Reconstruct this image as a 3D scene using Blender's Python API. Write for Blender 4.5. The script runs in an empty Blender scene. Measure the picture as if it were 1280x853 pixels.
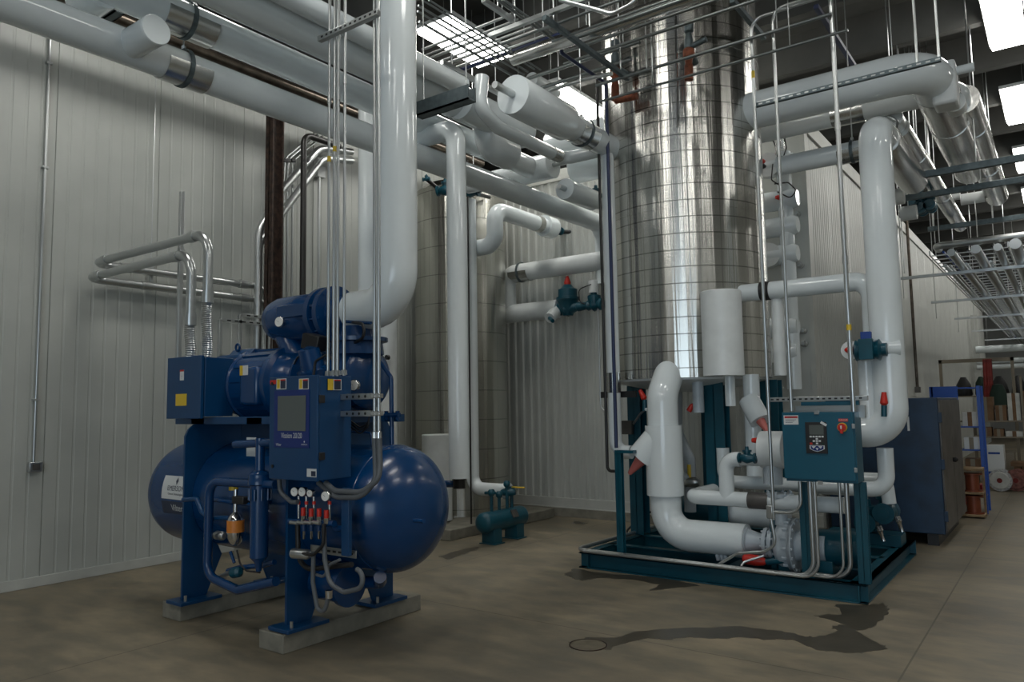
import bpy, bmesh, math, random
import numpy as np
from mathutils import Vector, Matrix
random.seed(7)
SC = bpy.context.scene
COL = SC.collection
PI = math.pi

# ------------------------------------------------------------------ camera
EYE_H = 1.7
FPX, PITCH, ROLL, YAW = 941.36, 0.0880047, -0.0163476, 0.6326793
_cy, _sy, _cp, _sp, _cr, _sr = math.cos(YAW), math.sin(YAW), math.cos(PITCH), math.sin(PITCH), math.cos(ROLL), math.sin(ROLL)
FW = Vector((-_sy*_cp, _cy*_cp, _sp)); _rt = Vector((_cy, _sy, 0)); _up = _rt.cross(FW)
RT = _rt*_cr + _up*_sr
UP = -_rt*_sr + _up*_cr
EYE = Vector((0, 0, EYE_H))
cam_data = bpy.data.cameras.new('camera'); cam = bpy.data.objects.new('camera', cam_data); COL.objects.link(cam)
cam_data.sensor_width = 36; cam_data.lens = FPX/1280*36; cam_data.clip_start = .05; cam_data.clip_end = 200
cam.matrix_world = Matrix(((RT.x, UP.x, -FW.x, EYE.x), (RT.y, UP.y, -FW.y, EYE.y), (RT.z, UP.z, -FW.z, EYE.z), (0, 0, 0, 1)))
SC.camera = cam
# ------------------------------------------------------------------ world, exposure
world = bpy.data.worlds.new('world'); SC.world = world; world.use_nodes = True
world.node_tree.nodes['Background'].inputs[0].default_value = (.75, .8, .85, 1)
world.node_tree.nodes['Background'].inputs[1].default_value = .03
SC.view_settings.view_transform = 'Standard'
try: SC.view_settings.look = 'None'
except Exception: pass
SC.view_settings.gamma = 1; SC.view_settings.use_curve_mapping = False
SC.view_settings.exposure = 0.0
LAMP_STRENGTH = 17.0
BAY_STRENGTH = 3.2      # added cool daylight from an unseen bay door, inferred from bluish pipe sides

bay = bpy.data.lights.new('added_bay_daylight', 'AREA'); bay.shape = 'RECTANGLE'; bay.size = 8; bay.size_y = 4.4
bay.energy = BAY_STRENGTH*PI*8*4.4; bay.color = (.72, .87, 1)
bay_o = bpy.data.objects.new('added_bay_daylight', bay); COL.objects.link(bay_o); bay_o.location = (2.5, -9.1, 2.2)
bay_o.rotation_euler = (PI/2, 0, 0)      # stands in the added, unseen doorway and shines into the room

# ------------------------------------------------------------------ measuring helpers (pixel of the photo -> point on a known plane)
def P(px, py, x=None, y=None, z=None):
    d = FW*FPX + RT*(px-640) - UP*(py-426.5)
    t = x/d.x if x is not None else (y/d.y if y is not None else (z-EYE_H)/d.z)
    return EYE + d*t
AX = {'x': Vector((1, 0, 0)), 'y': Vector((0, 1, 0)), 'z': Vector((0, 0, 1))}
def along(p, axis, how, v):
    e = AX[axis]; w = p-EYE
    if how == 'v': q = p.copy(); setattr(q, axis, v); return q
    if how == 'd': return p+e*v
    if how == 'px': n = RT*FPX - FW*(v-640)
    else: n = UP*(-FPX) - FW*(v-426.5)
    return p + e*(-(w.dot(n))/(e.dot(n)))
def path(p, *steps):
    out = [p.copy()]
    for a, h, v in steps: out.append(along(out[-1], a, h, v))
    return out
def wid(px, p):            # width in metres that spans px pixels at point p
    return px*((p-EYE).dot(FW))/FPX

# ------------------------------------------------------------------ materials
def new_mat(name):
    m = bpy.data.materials.new(name); m.use_nodes = True
    return m, m.node_tree, m.node_tree.nodes['Principled BSDF']
def mat(name, col, rough=.5, metal=0., noise=0., nscale=6., bump=0., bscale=30., spec=.5, coat=0., stretch=(1, 1, 1)):
    m, t, b = new_mat(name)
    b.inputs['Roughness'].default_value = rough; b.inputs['Metallic'].default_value = metal
    b.inputs['Specular IOR Level'].default_value = spec; b.inputs['Coat Weight'].default_value = coat
    b.inputs['Base Color'].default_value = (*col, 1)
    tc = t.nodes.new('ShaderNodeTexCoord'); mp = t.nodes.new('ShaderNodeMapping'); mp.inputs['Scale'].default_value = stretch
    t.links.new(tc.outputs['Object'], mp.inputs[0])
    if noise:
        n = t.nodes.new('ShaderNodeTexNoise'); n.inputs['Scale'].default_value = nscale; n.inputs['Detail'].default_value = 5
        t.links.new(mp.outputs[0], n.inputs['Vector'])
        r = t.nodes.new('ShaderNodeValToRGB')
        r.color_ramp.elements[0].position = .3; r.color_ramp.elements[1].position = .7
        r.color_ramp.elements[0].color = (*[c*(1-noise) for c in col], 1); r.color_ramp.elements[1].color = (*[min(1, c*(1+noise)) for c in col], 1)
        t.links.new(n.outputs['Fac'], r.inputs[0]); t.links.new(r.outputs[0], b.inputs['Base Color'])
    if bump:
        n = t.nodes.new('ShaderNodeTexNoise'); n.inputs['Scale'].default_value = bscale
        t.links.new(mp.outputs[0], n.inputs['Vector'])
        u = t.nodes.new('ShaderNodeBump'); u.inputs['Strength'].default_value = bump; u.inputs['Distance'].default_value = .01
        t.links.new(n.outputs['Fac'], u.inputs['Height']); t.links.new(u.outputs[0], b.inputs['Normal'])
    return m
M = {}
M['white'] = mat('white_pvc_jacket', (.68, .73, .745), .1, noise=.03, nscale=3, bump=.03, bscale=3)
M['white_dull'] = mat('white_insulation', (.66, .69, .69), .35, noise=.06)
M['alu'] = mat('aluminium_jacket', (.6, .6, .58), .25, 1, noise=.12, nscale=5, bump=.25, bscale=8, stretch=(1, .3, 1))
M['galv'] = mat('galvanised_steel', (.5, .52, .52), .3, .9)
M['galv_dark'] = mat('dark_galvanised_strut', (.11, .14, .15), .5, .6, noise=.2, nscale=20)
M['chrome'] = mat('chromed_steel', (.6, .6, .6), .15, 1)
M['darksteel'] = mat('dark_bare_steel_pipe', (.09, .075, .06), .3, .85, noise=.4, nscale=8)
M['rust'] = mat('rusty_steel', (.035, .02, .014), .7, .2, noise=.8, nscale=14, bump=.5)
M['redrust'] = mat('rusted_orange_fitting', (.18, .05, .02), .7, 0, noise=.5, nscale=20)
M['blue'] = mat('blue_machine_paint', (.001, .037, .125), .26, noise=.1, nscale=4, bump=.04, bscale=12, coat=.15)
M['blue2'] = mat('blue_enclosure_paint', (.001, .042, .125), .36, noise=.06, nscale=6, bump=.04, bscale=60)
M['teal'] = mat('teal_machine_paint', (.002, .06, .09), .36, noise=.15, nscale=5, bump=.08, bscale=30)
M['tealpanel'] = mat('teal_enclosure_paint', (.004, .08, .13), .4, noise=.05, nscale=5)
M['navy'] = mat('scuffed_navy_paint', (.01, .032, .07), .45, noise=.3, nscale=5)
M['greydoor'] = mat('worn_grey_metal_door', (.09, .085, .08), .45, .3, noise=.45, nscale=4)
M['black'] = mat('black_plastic', (.012, .012, .013), .45)
M['blackpipe'] = mat('black_painted_pipe', (.012, .011, .01), .35)
M['bluepipe'] = mat('dark_blue_pipe', (.01, .02, .07), .35)
M['rubber'] = mat('grey_flexible_conduit', (.1, .11, .12), .5)
M['pump'] = mat('grey_pump_paint', (.4, .45, .49), .35, noise=.1, nscale=8)
M['red'] = mat('red_plastic', (.5, .02, .01), .4)
M['pink'] = mat('faded_red_cone', (.5, .14, .12), .5)
M['yellow'] = mat('yellow_label', (.65, .45, .03), .45)
M['orange'] = mat('orange_label', (.6, .2, .03), .45)
M['label'] = mat('white_label', (.6, .62, .62), .45)
M['silverlabel'] = mat('silver_label', (.42, .45, .47), .35)
M['screen'] = mat('touch_screen_glass', (.1, .115, .11), .12)
M['dial'] = mat('white_gauge_face', (.75, .75, .72), .3)
M['card'] = mat('brown_cardboard', (.16, .09, .045), .8, noise=.25)
M['paper'] = mat('pale_carton', (.5, .5, .47), .7, noise=.15)
M['wood'] = mat('raw_timber', (.25, .17, .09), .75, noise=.3, nscale=10)
M['shelf'] = mat('beige_shelf_steel', (.2, .17, .12), .5)
M['greenfab'] = mat('dark_green_cloth', (.01, .03, .02), .8)
M['redfab'] = mat('red_rubber_hose', (.2, .02, .015), .6, noise=.4)
M['brightblue'] = mat('bright_blue_steel', (.01, .07, .35), .4)
M['copper'] = mat('brown_copper_winding', (.2, .05, .02), .45, .3)
M['bluelabel'] = mat('blue_print', (.01, .05, .25), .45)
M['navyprint'] = mat('navy_screen_bezel', (.004, .022, .15), .35)
M['inkdark'] = mat('dark_ink', (.02, .03, .06), .5)
M['inkwhite'] = mat('white_ink', (.6, .62, .62), .5)
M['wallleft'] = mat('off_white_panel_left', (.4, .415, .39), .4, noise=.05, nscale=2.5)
M['dullconduit'] = mat('dull_conduit', (.2, .22, .22), .35, .8)
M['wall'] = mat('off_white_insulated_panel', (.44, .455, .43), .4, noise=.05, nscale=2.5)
M['walltrim'] = mat('off_white_flashing', (.45, .46, .43), .45, noise=.06)
M['block'] = mat('cast_concrete_block', (.2, .19, .155), .85, noise=.22, nscale=7, bump=.4, bscale=30)
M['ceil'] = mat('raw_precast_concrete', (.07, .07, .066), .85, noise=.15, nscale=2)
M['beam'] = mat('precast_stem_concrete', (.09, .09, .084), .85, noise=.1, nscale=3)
M['plasticwrap'] = mat('clear_wrap_white', (.4, .4, .4), .2, noise=.4, nscale=30)

def emission_mat(name='lit_lens', c=(1, .985, .93, 1), s=LAMP_STRENGTH):
    m = bpy.data.materials.new(name); m.use_nodes = True; t = m.node_tree
    t.nodes.clear(); o = t.nodes.new('ShaderNodeOutputMaterial'); e = t.nodes.new('ShaderNodeEmission')
    e.inputs[0].default_value = c; e.inputs[1].default_value = s
    t.links.new(e.outputs[0], o.inputs[0]); return m
M['lamp'] = emission_mat()

def floor_mat():
    m, t, b = new_mat('stained_concrete_floor')
    tc = t.nodes.new('ShaderNodeTexCoord')
    def noise(s, d=6, st=None):
        n = t.nodes.new('ShaderNodeTexNoise'); n.inputs['Scale'].default_value = s; n.inputs['Detail'].default_value = d
        if st:
            mp = t.nodes.new('ShaderNodeMapping'); mp.inputs['Scale'].default_value = st; t.links.new(tc.outputs['Object'], mp.inputs[0]); t.links.new(mp.outputs[0], n.inputs['Vector'])
        else: t.links.new(tc.outputs['Object'], n.inputs['Vector'])
        return n
    a = noise(.8, 8); r = t.nodes.new('ShaderNodeValToRGB')
    r.color_ramp.elements[0].position = .32; r.color_ramp.elements[1].position = .68
    r.color_ramp.elements[0].color = (.145, .128, .095, 1); r.color_ramp.elements[1].color = (.26, .222, .158, 1)
    t.links.new(a.outputs['Fac'], r.inputs[0])
    c = noise(3.0, 8, (1, 2.2, 1)); r2 = t.nodes.new('ShaderNodeValToRGB')
    r2.color_ramp.elements[0].position = .35; r2.color_ramp.elements[1].position = .7
    r2.color_ramp.elements[0].color = (.66, .68, .68, 1); r2.color_ramp.elements[1].color = (1.08, 1.05, 1.0, 1)
    t.links.new(c.outputs['Fac'], r2.inputs[0])
    mx = t.nodes.new('ShaderNodeMix'); mx.data_type = 'RGBA'; mx.blend_type = 'MULTIPLY'; mx.inputs['Factor'].default_value = 1
    t.links.new(r.outputs[0], mx.inputs['A']); t.links.new(r2.outputs[0], mx.inputs['B'])
    # saw-cut joints: x = -1.14 + 4.6k, y = 4.96 + 4.6k
    sep = t.nodes.new('ShaderNodeSeparateXYZ'); t.links.new(tc.outputs['Object'], sep.inputs[0])
    def line(sock, off, per, w):
        s = t.nodes.new('ShaderNodeMath'); s.operation = 'SUBTRACT'; s.inputs[1].default_value = off-per/2; t.links.new(sock, s.inputs[0])
        f = t.nodes.new('ShaderNodeMath'); f.operation = 'FLOORED_MODULO'; f.inputs[1].default_value = per; t.links.new(s.outputs[0], f.inputs[0])
        d = t.nodes.new('ShaderNodeMath'); d.operation = 'SUBTRACT'; d.inputs[1].default_value = per/2; t.links.new(f.outputs[0], d.inputs[0])
        q = t.nodes.new('ShaderNodeMath'); q.operation = 'ABSOLUTE'; t.links.new(d.outputs[0], q.inputs[0])
        l = t.nodes.new('ShaderNodeMath'); l.operation = 'LESS_THAN'; l.inputs[1].default_value = w; t.links.new(q.outputs[0], l.inputs[0]); return l
    lx = line(sep.outputs[0], -1.14, 4.6, .006); ly = line(sep.outputs[1], 4.97, 4.6, .006)
    mxx = t.nodes.new('ShaderNodeMath'); mxx.operation = 'MAXIMUM'; t.links.new(lx.outputs[0], mxx.inputs[0]); t.links.new(ly.outputs[0], mxx.inputs[1])
    sc = t.nodes.new('ShaderNodeMath'); sc.operation = 'MULTIPLY'; sc.inputs[1].default_value = .6; t.links.new(mxx.outputs[0], sc.inputs[0])
    m3 = t.nodes.new('ShaderNodeMix'); m3.data_type = 'RGBA'; t.links.new(sc.outputs[0], m3.inputs['Factor'])
    t.links.new(mx.outputs['Result'], m3.inputs['A']); m3.inputs['B'].default_value = (.05, .045, .035, 1)
    t.links.new(m3.outputs['Result'], b.inputs['Base Color'])
    rr = t.nodes.new('ShaderNodeMapRange'); rr.inputs['To Min'].default_value = .42; rr.inputs['To Max'].default_value = .7
    t.links.new(c.outputs['Fac'], rr.inputs['Value']); t.links.new(rr.outputs[0], b.inputs['Roughness'])
    bp = t.nodes.new('ShaderNodeBump'); bp.inputs['Strength'].default_value = .12; bp.inputs['Distance'].default_value = .01
    n3 = noise(25); t.links.new(n3.outputs['Fac'], bp.inputs['Height']); t.links.new(bp.outputs[0], b.inputs['Normal'])
    return m
M['floor'] = floor_mat()

def tank_mat(name, zstep, nsec, zoff=0., tint=(.62, .615, .58), rough=.2, wob=.06, aniso=.25):
    """rolled metal cladding: vertical ripples in the sheet, thin dark bands and seams in a grid"""
    m, t, b = new_mat(name)
    b.inputs['Metallic'].default_value = 1; b.inputs['Roughness'].default_value = rough
    b.inputs['Anisotropic'].default_value = .85; b.inputs['Anisotropic Rotation'].default_value = aniso
    tg = t.nodes.new('ShaderNodeTangent'); tg.direction_type = 'RADIAL'; tg.axis = 'Z'; t.links.new(tg.outputs[0], b.inputs['Tangent'])
    tc = t.nodes.new('ShaderNodeTexCoord'); sep = t.nodes.new('ShaderNodeSeparateXYZ'); t.links.new(tc.outputs['Object'], sep.inputs[0])
    def mth(op, a, bv=None, c=None):
        n = t.nodes.new('ShaderNodeMath'); n.operation = op
        for i, s in enumerate((a, bv, c)):
            if s is None: continue
            if isinstance(s, (int, float)): n.inputs[i].default_value = s
            else: t.links.new(s, n.inputs[i])
        return n.outputs[0]
    ang = mth('ARCTAN2', sep.outputs[1], sep.outputs[0])
    ua = mth('MULTIPLY', ang, nsec/(2*PI))
    vz = mth('DIVIDE', mth('SUBTRACT', sep.outputs[2], zoff), zstep)
    fz = mth('ABSOLUTE', mth('SUBTRACT', mth('FLOORED_MODULO', vz, 1.), .5))
    fa = mth('ABSOLUTE', mth('SUBTRACT', mth('FLOORED_MODULO', ua, 1.), .5))
    lz = mth('GREATER_THAN', fz, .5-.006/zstep); la = mth('GREATER_THAN', fa, .5-.004*nsec/4)
    ln = mth('MAXIMUM', lz, mth('MULTIPLY', la, .5))
    # random tone per sheet section
    wn = t.nodes.new('ShaderNodeTexWhiteNoise'); wn.noise_dimensions = '1D'; t.links.new(mth('FLOOR', mth('DIVIDE', ua, 2.)), wn.inputs['W'])
    cmb = t.nodes.new('ShaderNodeCombineXYZ'); t.links.new(mth('COSINE', ang), cmb.inputs[0]); t.links.new(mth('SINE', ang), cmb.inputs[1]); t.links.new(mth('MULTIPLY', sep.outputs[2], .025), cmb.inputs[2])
    n = t.nodes.new('ShaderNodeTexNoise'); n.inputs['Scale'].default_value = 6; n.inputs['Detail'].default_value = 4; t.links.new(cmb.outputs[0], n.inputs['Vector'])
    mix = t.nodes.new('ShaderNodeMix'); mix.data_type = 'RGBA'; t.links.new(mth('MULTIPLY', ln, .6), mix.inputs['Factor'])
    mix.inputs['A'].default_value = (*tint, 1); mix.inputs['B'].default_value = (.09, .09, .08, 1)
    t.links.new(mix.outputs['Result'], b.inputs['Base Color'])
    bp = t.nodes.new('ShaderNodeBump'); bp.inputs['Strength'].default_value = wob; bp.inputs['Distance'].default_value = .12
    h = mth('ADD', n.outputs['Fac'], mth('MULTIPLY', mth('SUBTRACT', mth('MULTIPLY', fz, -1.), 0.), .03))
    t.links.new(h, bp.inputs['Height']); t.links.new(bp.outputs[0], b.inputs['Normal'])
    return m
M['tank1'] = tank_mat('stainless_cladding', .18, 34, .1, rough=.24, wob=.12)
M['tank2'] = tank_mat('aluminium_cladding_dull', .43, 20, .1, tint=(.56, .55, .5), rough=.26, wob=.09)

# ------------------------------------------------------------------ mesh helpers
WORLD_ORIGIN = {}          # root name -> its world location
class MB:
    def __init__(s): s.bm = bmesh.new()
    def face(s, vs):
        try: return s.bm.faces.new(vs)
        except ValueError: return None
    def box(s, x0, x1, y0, y1, z0, z1):
        v = [s.bm.verts.new((x, y, z)) for z in (z0, z1) for x, y in ((x0, y0), (x1, y0), (x1, y1), (x0, y1))]
        for f in ((3, 2, 1, 0), (4, 5, 6, 7), (0, 1, 5, 4), (1, 2, 6, 5), (2, 3, 7, 6), (3, 0, 4, 7)): s.face([v[i] for i in f])
        return s
    def obox(s, c, size, rot):
        c = Vector(c); v = []
        for z in (-.5, .5):
            for x, y in ((-.5, -.5), (.5, -.5), (.5, .5), (-.5, .5)): v.append(s.bm.verts.new(c+rot@Vector((x*size[0], y*size[1], z*size[2]))))
        for f in ((3, 2, 1, 0), (4, 5, 6, 7), (0, 1, 5, 4), (1, 2, 6, 5), (2, 3, 7, 6), (3, 0, 4, 7)): s.face([v[i] for i in f])
        return s
    def prism(s, poly, ext):
        ext = Vector(ext); a = [s.bm.verts.new(Vector(p)) for p in poly]; b = [s.bm.verts.new(Vector(p)+ext) for p in poly]
        n = len(a); s.face(a[::-1]); s.face(b)
        for i in range(n): s.face([a[i], a[(i+1) % n], b[(i+1) % n], b[i]])
        return s
    def ring(s, c, u, v, r, n): return [s.bm.verts.new(c+(u*math.cos(2*PI*k/n)+v*math.sin(2*PI*k/n))*r) for k in range(n)]
    def sweep(s, pts, rads, seg=16, cap=True):
        pts = [Vector(p) for p in pts]; rings = []
        d0 = (pts[1]-pts[0]).normalized(); u = d0.orthogonal().normalized()
        for i, p in enumerate(pts):
            d = (pts[min(i+1, len(pts)-1)]-pts[i]).normalized() if i == 0 else ((pts[i]-pts[i-1]).normalized() if i == len(pts)-1 else ((pts[i+1]-pts[i]).normalized()+(pts[i]-pts[i-1]).normalized()).normalized())
            if d.length < .5: d = (pts[i]-pts[i-1]).normalized()
            u = (u-d*u.dot(d)).normalized(); v = d.cross(u)
            rings.append(s.ring(p, u, v, rads[i] if hasattr(rads, '__len__') else rads, seg))
        for a, b in zip(rings, rings[1:]):
            for k in range(seg): s.face([a[k], a[(k+1) % seg], b[(k+1) % seg], b[k]])
        if cap: s.face(rings[0][::-1]); s.face(rings[-1])
        return s
    def tube(s, pts, r, bend=None, seg=16, cap=True, n=7):
        pts = [Vector(p) for p in pts]
        bend = r*2.2 if bend is None else bend
        out = [pts[0]]
        for i in range(1, len(pts)-1):
            a, p, b = pts[i-1], pts[i], pts[i+1]
            d1 = (a-p); d2 = (b-p); l1, l2 = d1.length, d2.length
            if l1 < 1e-6 or l2 < 1e-6: continue
            d1 /= l1; d2 /= l2; c = max(-1, min(1, d1.dot(d2)))
            if c < -.999: out.append(p); continue
            half = math.acos(c)/2; tl = min(bend/math.tan(half), l1*(.49 if i > 1 else .95), l2*(.49 if i < len(pts)-2 else .95)); R = tl*math.tan(half)
            cen = p+(d1+d2).normalized()*(R/math.sin(half))
            A = p+d1*tl-cen; B = p+d2*tl-cen; th = A.angle(B)
            for k in range(n+1):
                f = k/n; out.append(cen+(A*math.sin((1-f)*th)+B*math.sin(f*th))/math.sin(th))
        out.append(pts[-1])
        q = [out[0]]
        for p in out[1:]:
            if (p-q[-1]).length > 1e-4: q.append(p)
        return s.sweep(q, r, seg, cap)
    def cyl(s, p0, p1, r, r1=None, seg=24, cap=True): return s.sweep([p0, p1], [r, r if r1 is None else r1], seg, cap)
    def lathe(s, prof, o, d, seg=32):       # prof: (t along d, radius)
        o = Vector(o); d = Vector(d).normalized(); u = d.orthogonal().normalized(); v = d.cross(u); prev = None
        for i, (t, r) in enumerate(prof):
            if r < 1e-5: cur = s.bm.verts.new(o+d*t)
            else: cur = s.ring(o+d*t, u, v, r, seg)
            if prev is not None:
                for k in range(seg):
                    k2 = (k+1) % seg
                    if isinstance(prev, list) and isinstance(cur, list): s.face([prev[k], prev[k2], cur[k2], cur[k]])
                    elif isinstance(cur, list): s.face([prev, cur[k2], cur[k]])
                    elif isinstance(prev, list): s.face([prev[k], prev[k2], cur])
            elif isinstance(cur, list): s.face(cur[::-1])
            prev = cur
        if isinstance(prev, list): s.face(prev)
        return s
    def ball(s, c, r, sc=(1, 1, 1), seg=14):
        n = 8; s2 = [(-math.cos(PI*k/n)*r*sc[2], math.sin(PI*k/n)*r) for k in range(n+1)]
        return s.lathe(s2, c, (0, 0, 1), seg)
    def bolts(s, c, d, R, n, r=.012, h=.02):
        d = Vector(d).normalized(); u = d.orthogonal().normalized(); v = d.cross(u); c = Vector(c)
        for k in range(n):
            q = c+(u*math.cos(2*PI*k/n)+v*math.sin(2*PI*k/n))*R; s.cyl(q-d*h, q+d*h, r, seg=6)
        return s
    def build(s, name, m, parent=None, bevel=0., smooth=True, ang=38, origin=None):
        bm = s.bm; bmesh.ops.recalc_face_normals(bm, faces=bm.faces[:])
        me = bpy.data.meshes.new(name); bm.to_mesh(me); bm.free()
        o = bpy.data.objects.new(name, me); COL.objects.link(o)
        me.materials.append(M[m] if isinstance(m, str) else m)
        if parent is not None:
            w = WORLD_ORIGIN[parent.name]; o.parent = parent
        else:
            cs = [v.co for v in me.vertices]
            lo = Vector([min(c[i] for c in cs) for i in range(3)]); hi = Vector([max(c[i] for c in cs) for i in range(3)])
            w = Vector(origin) if origin is not None else Vector(((lo.x+hi.x)/2, (lo.y+hi.y)/2, lo.z)); o.location = w
        WORLD_ORIGIN[o.name] = w
        me.transform(Matrix.Translation(-w))
        if smooth:
            me.polygons.foreach_set('use_smooth', [True]*len(me.polygons)); me.set_sharp_from_angle(angle=math.radians(ang))
        if bevel:
            b = o.modifiers.new('edge', 'BEVEL'); b.width = bevel; b.segments = 2; b.limit_method = 'ANGLE'; b.angle_limit = math.radians(50)
        return o
def tag(o, label=None, cat=None, group=None, kind=None):
    if label: o['label'] = label
    if cat: o['category'] = cat
    if group: o['group'] = group
    if kind: o['kind'] = kind
    return o
def thing(name, label, cat, loc, group=None):
    o = bpy.data.objects.new(name, None); COL.objects.link(o); o.location = loc; o.empty_display_size = .1
    WORLD_ORIGIN[o.name] = Vector(loc); return tag(o, label, cat, group)
def struct(name, mb, m, parent=None, **k):
    o = mb.build(name, m, parent, **k)
    o['kind'] = 'structure'
    return o
def copy_thing(root, loc):
    r = root.copy(); COL.objects.link(r); r.location = loc; WORLD_ORIGIN[r.name] = Vector(loc)
    for ch in list(root.children):
        c = ch.copy(); COL.objects.link(c); c.parent = r
        for g in list(ch.children):
            d = g.copy(); COL.objects.link(d); d.parent = c
    return r
def text_mesh(body, size, align='CENTER'):
    cu = bpy.data.curves.new('t', 'FONT'); cu.body = body; cu.size = size; cu.align_x = align; cu.align_y = 'CENTER'
    o = bpy.data.objects.new('t', cu); COL.objects.link(o)
    dg = bpy.context.evaluated_depsgraph_get(); me = bpy.data.meshes.new_from_object(o.evaluated_get(dg))
    bpy.data.objects.remove(o); bpy.data.curves.remove(cu); return me
def writing(body, size, fn, m, parent, name='lettering'):
    """lettering laid on a surface; fn maps (u, v) of the text plane to a world point"""
    me = text_mesh(body, size); me.name = name
    for v in me.vertices: v.co = Vector(fn(v.co.x, v.co.y))
    o = bpy.data.objects.new(name, me); COL.objects.link(o); me.materials.clear(); me.materials.append(M[m])
    o.parent = parent; me.transform(Matrix.Translation(-WORLD_ORIGIN[parent.name])); WORLD_ORIGIN[o.name] = WORLD_ORIGIN[parent.name]; return o
# ================================================================== the room
XL, YB, XC = -8.39, 10.12, -2.6          # left wall plane, back wall plane, corner of the back block
ZT = 5.45
struct('floor', MB().box(-8.6, 9, -9, 46, -.15, 0), 'floor', smooth=False)
def ribbed(fn, u0, u1, pitch, depth, rib, z0, z1, thick=.12, joint=0, flat=()):
    """vertical ribbed panel: profile along u, offset towards the room; fn(u, off) -> (x, y)"""
    pr = [(u0, 0.)]; u = u0+pitch*.5; k = 0
    while u+rib < u1:
        if not any(a <= u <= b for a, b in flat):
            if joint and k % joint == 0: pr += [(u-.006, 0), (u-.004, -.012), (u+.004, -.012), (u+.006, 0)]
            else: pr += [(u-rib/2, 0), (u-rib/4, depth), (u+rib/4, depth), (u+rib/2, 0)]
        u += pitch; k += 1
    pr.append((u1, 0.)); mb = MB(); bm = mb.bm
    a = [bm.verts.new((*fn(p, q), z0)) for p, q in pr]; b = [bm.verts.new((*fn(p, q), z1)) for p, q in pr]
    for i in range(len(pr)-1): mb.face([a[i], a[i+1], b[i+1], b[i]])
    c = [bm.verts.new((*fn(p, -thick), z)) for z in (z0, z1) for p in (u0, u1)]
    mb.face([c[0], c[1], c[3], c[2]]); mb.face([a[0], b[0], c[2], c[0]]); mb.face([a[-1], c[1], c[3], b[-1]])
    mb.face(b+[c[3], c[2]]); return mb
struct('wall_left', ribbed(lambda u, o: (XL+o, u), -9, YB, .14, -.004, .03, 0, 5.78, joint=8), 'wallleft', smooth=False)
struct('wall_back', ribbed(lambda u, o: (u, YB-o), XL-.1, XC, .15, .022, .085, .2, ZT, flat=((-3.25, XC),)), 'wall', smooth=False)
struct('wall_right', ribbed(lambda u, o: (XC+o, u), YB+.06, 36.5, .105, .006, .05, .0, ZT, joint=11), 'wall', smooth=False)
struct('baseboard_back', MB().box(XL, XC+.02, YB-.035, YB, .13, .28).box(XL, XC+.02, YB-.05, YB, .125, .14), 'walltrim', bevel=.006)
struct('trim_1', MB().box(XL, XC+.06, YB-.09, YB, 0, .125), 'block')
struct('baseboard_left', MB().box(XL, XL+.02, -9, YB, 0, .1), 'walltrim', bevel=.004)
struct('trim_2', MB().box(XC-.03, XC+.03, YB-.03, YB+.12, 0, ZT).box(XC-.02, XC+.035, YB+.1, 36.5, ZT-.16, ZT+.02).box(XL, XC+.03, YB-.04, YB, ZT-.1, ZT+.02), 'walltrim')
struct('trim_4', MB().box(-16, XC, YB, 36.5, ZT, ZT+.1), 'walltrim')
struct('trim_3', MB().box(XL-.12, XL+.03, -9, YB, 5.78, 5.83), 'walltrim')
struct('wall_far', MB().box(-16, 9, 46, 46.2, 0, 7.3), 'wall')
struct('wall_front', MB().box(-8.6, -1.5, -9.2, -9, 0, 7.3).box(6.5, 9, -9.2, -9, 0, 7.3).box(-1.5, 6.5, -9.2, -9, 4.4, 7.3), 'wall')
struct('door_1', MB().box(-1.6, -1.5, -9.2, -8.94, 0, 4.5).box(6.5, 6.6, -9.2, -8.94, 0, 4.5).box(-1.6, 6.6, -9.2, -8.94, 4.4, 4.5), 'galv_dark', bevel=.01)  # unseen door frame, added to house the daylight area light
struct('wall_side', MB().box(9, 9.2, -9, 46, 0, 7.3), 'wall')
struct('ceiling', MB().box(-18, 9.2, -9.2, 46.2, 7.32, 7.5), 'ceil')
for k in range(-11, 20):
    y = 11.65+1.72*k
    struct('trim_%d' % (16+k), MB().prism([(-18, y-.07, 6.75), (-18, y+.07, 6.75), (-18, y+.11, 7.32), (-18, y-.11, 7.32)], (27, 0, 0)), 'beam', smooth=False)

# ceiling lights -----------------------------------------------------
def ceiling_light(x, y, label, z=6.6, L=1.5, W=.62):
    t = thing('ceiling_light', label, 'light', (x, y, z), 'fluorescent fixtures under the concrete ceiling')
    mb = MB(); bm = mb.bm
    n = 6; pr = [(-W/2, 0)]+[(-W/2*math.cos(PI*.5*0)+W*k/n, -.075) for k in range(0, n+1)]+[(W/2, 0)]
    pr[1] = (-W/2+.03, -.075); pr[-2] = (W/2-.03, -.075)
    mb.prism([(x+a, y-L/2, z+.08+b) for a, b in pr], (0, L, 0)).build('lens', 'lamp', t, smooth=False)
    MB().box(x-W/2-.01, x+W/2+.01, y-L/2-.01, y+L/2+.01, z+.08, z+.14).build('housing', 'label', t, bevel=.01)
    for s in (-1, 1): MB().cyl((x, y+s*L*.35, z+.14), (x, y+s*L*.35, 7.34), .006, seg=6).build('suspension_rod', 'galv', t)
    return t
def light_row(x, ys, where):
    for i, (y, w) in enumerate(ys): ceiling_light(x, y, w+' '+where if w else where)
ords = ['nearest', 'second', 'third', 'fourth', 'fifth', 'sixth', 'seventh', 'eighth']
ceiling_light(-6.28, 7.6, 'bright white fluorescent ceiling light showing behind the big white riser', L=1.25)
ceiling_light(-6.28, 10.2, 'bright ceiling light showing left of the tall steel tank, above the capped pipe')
ceiling_light(-4.35, 9.95, 'unseen ceiling light added behind the tall steel tank to brighten the back wall')  # extra fixture out of sight, added to light the back wall and pipes
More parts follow.
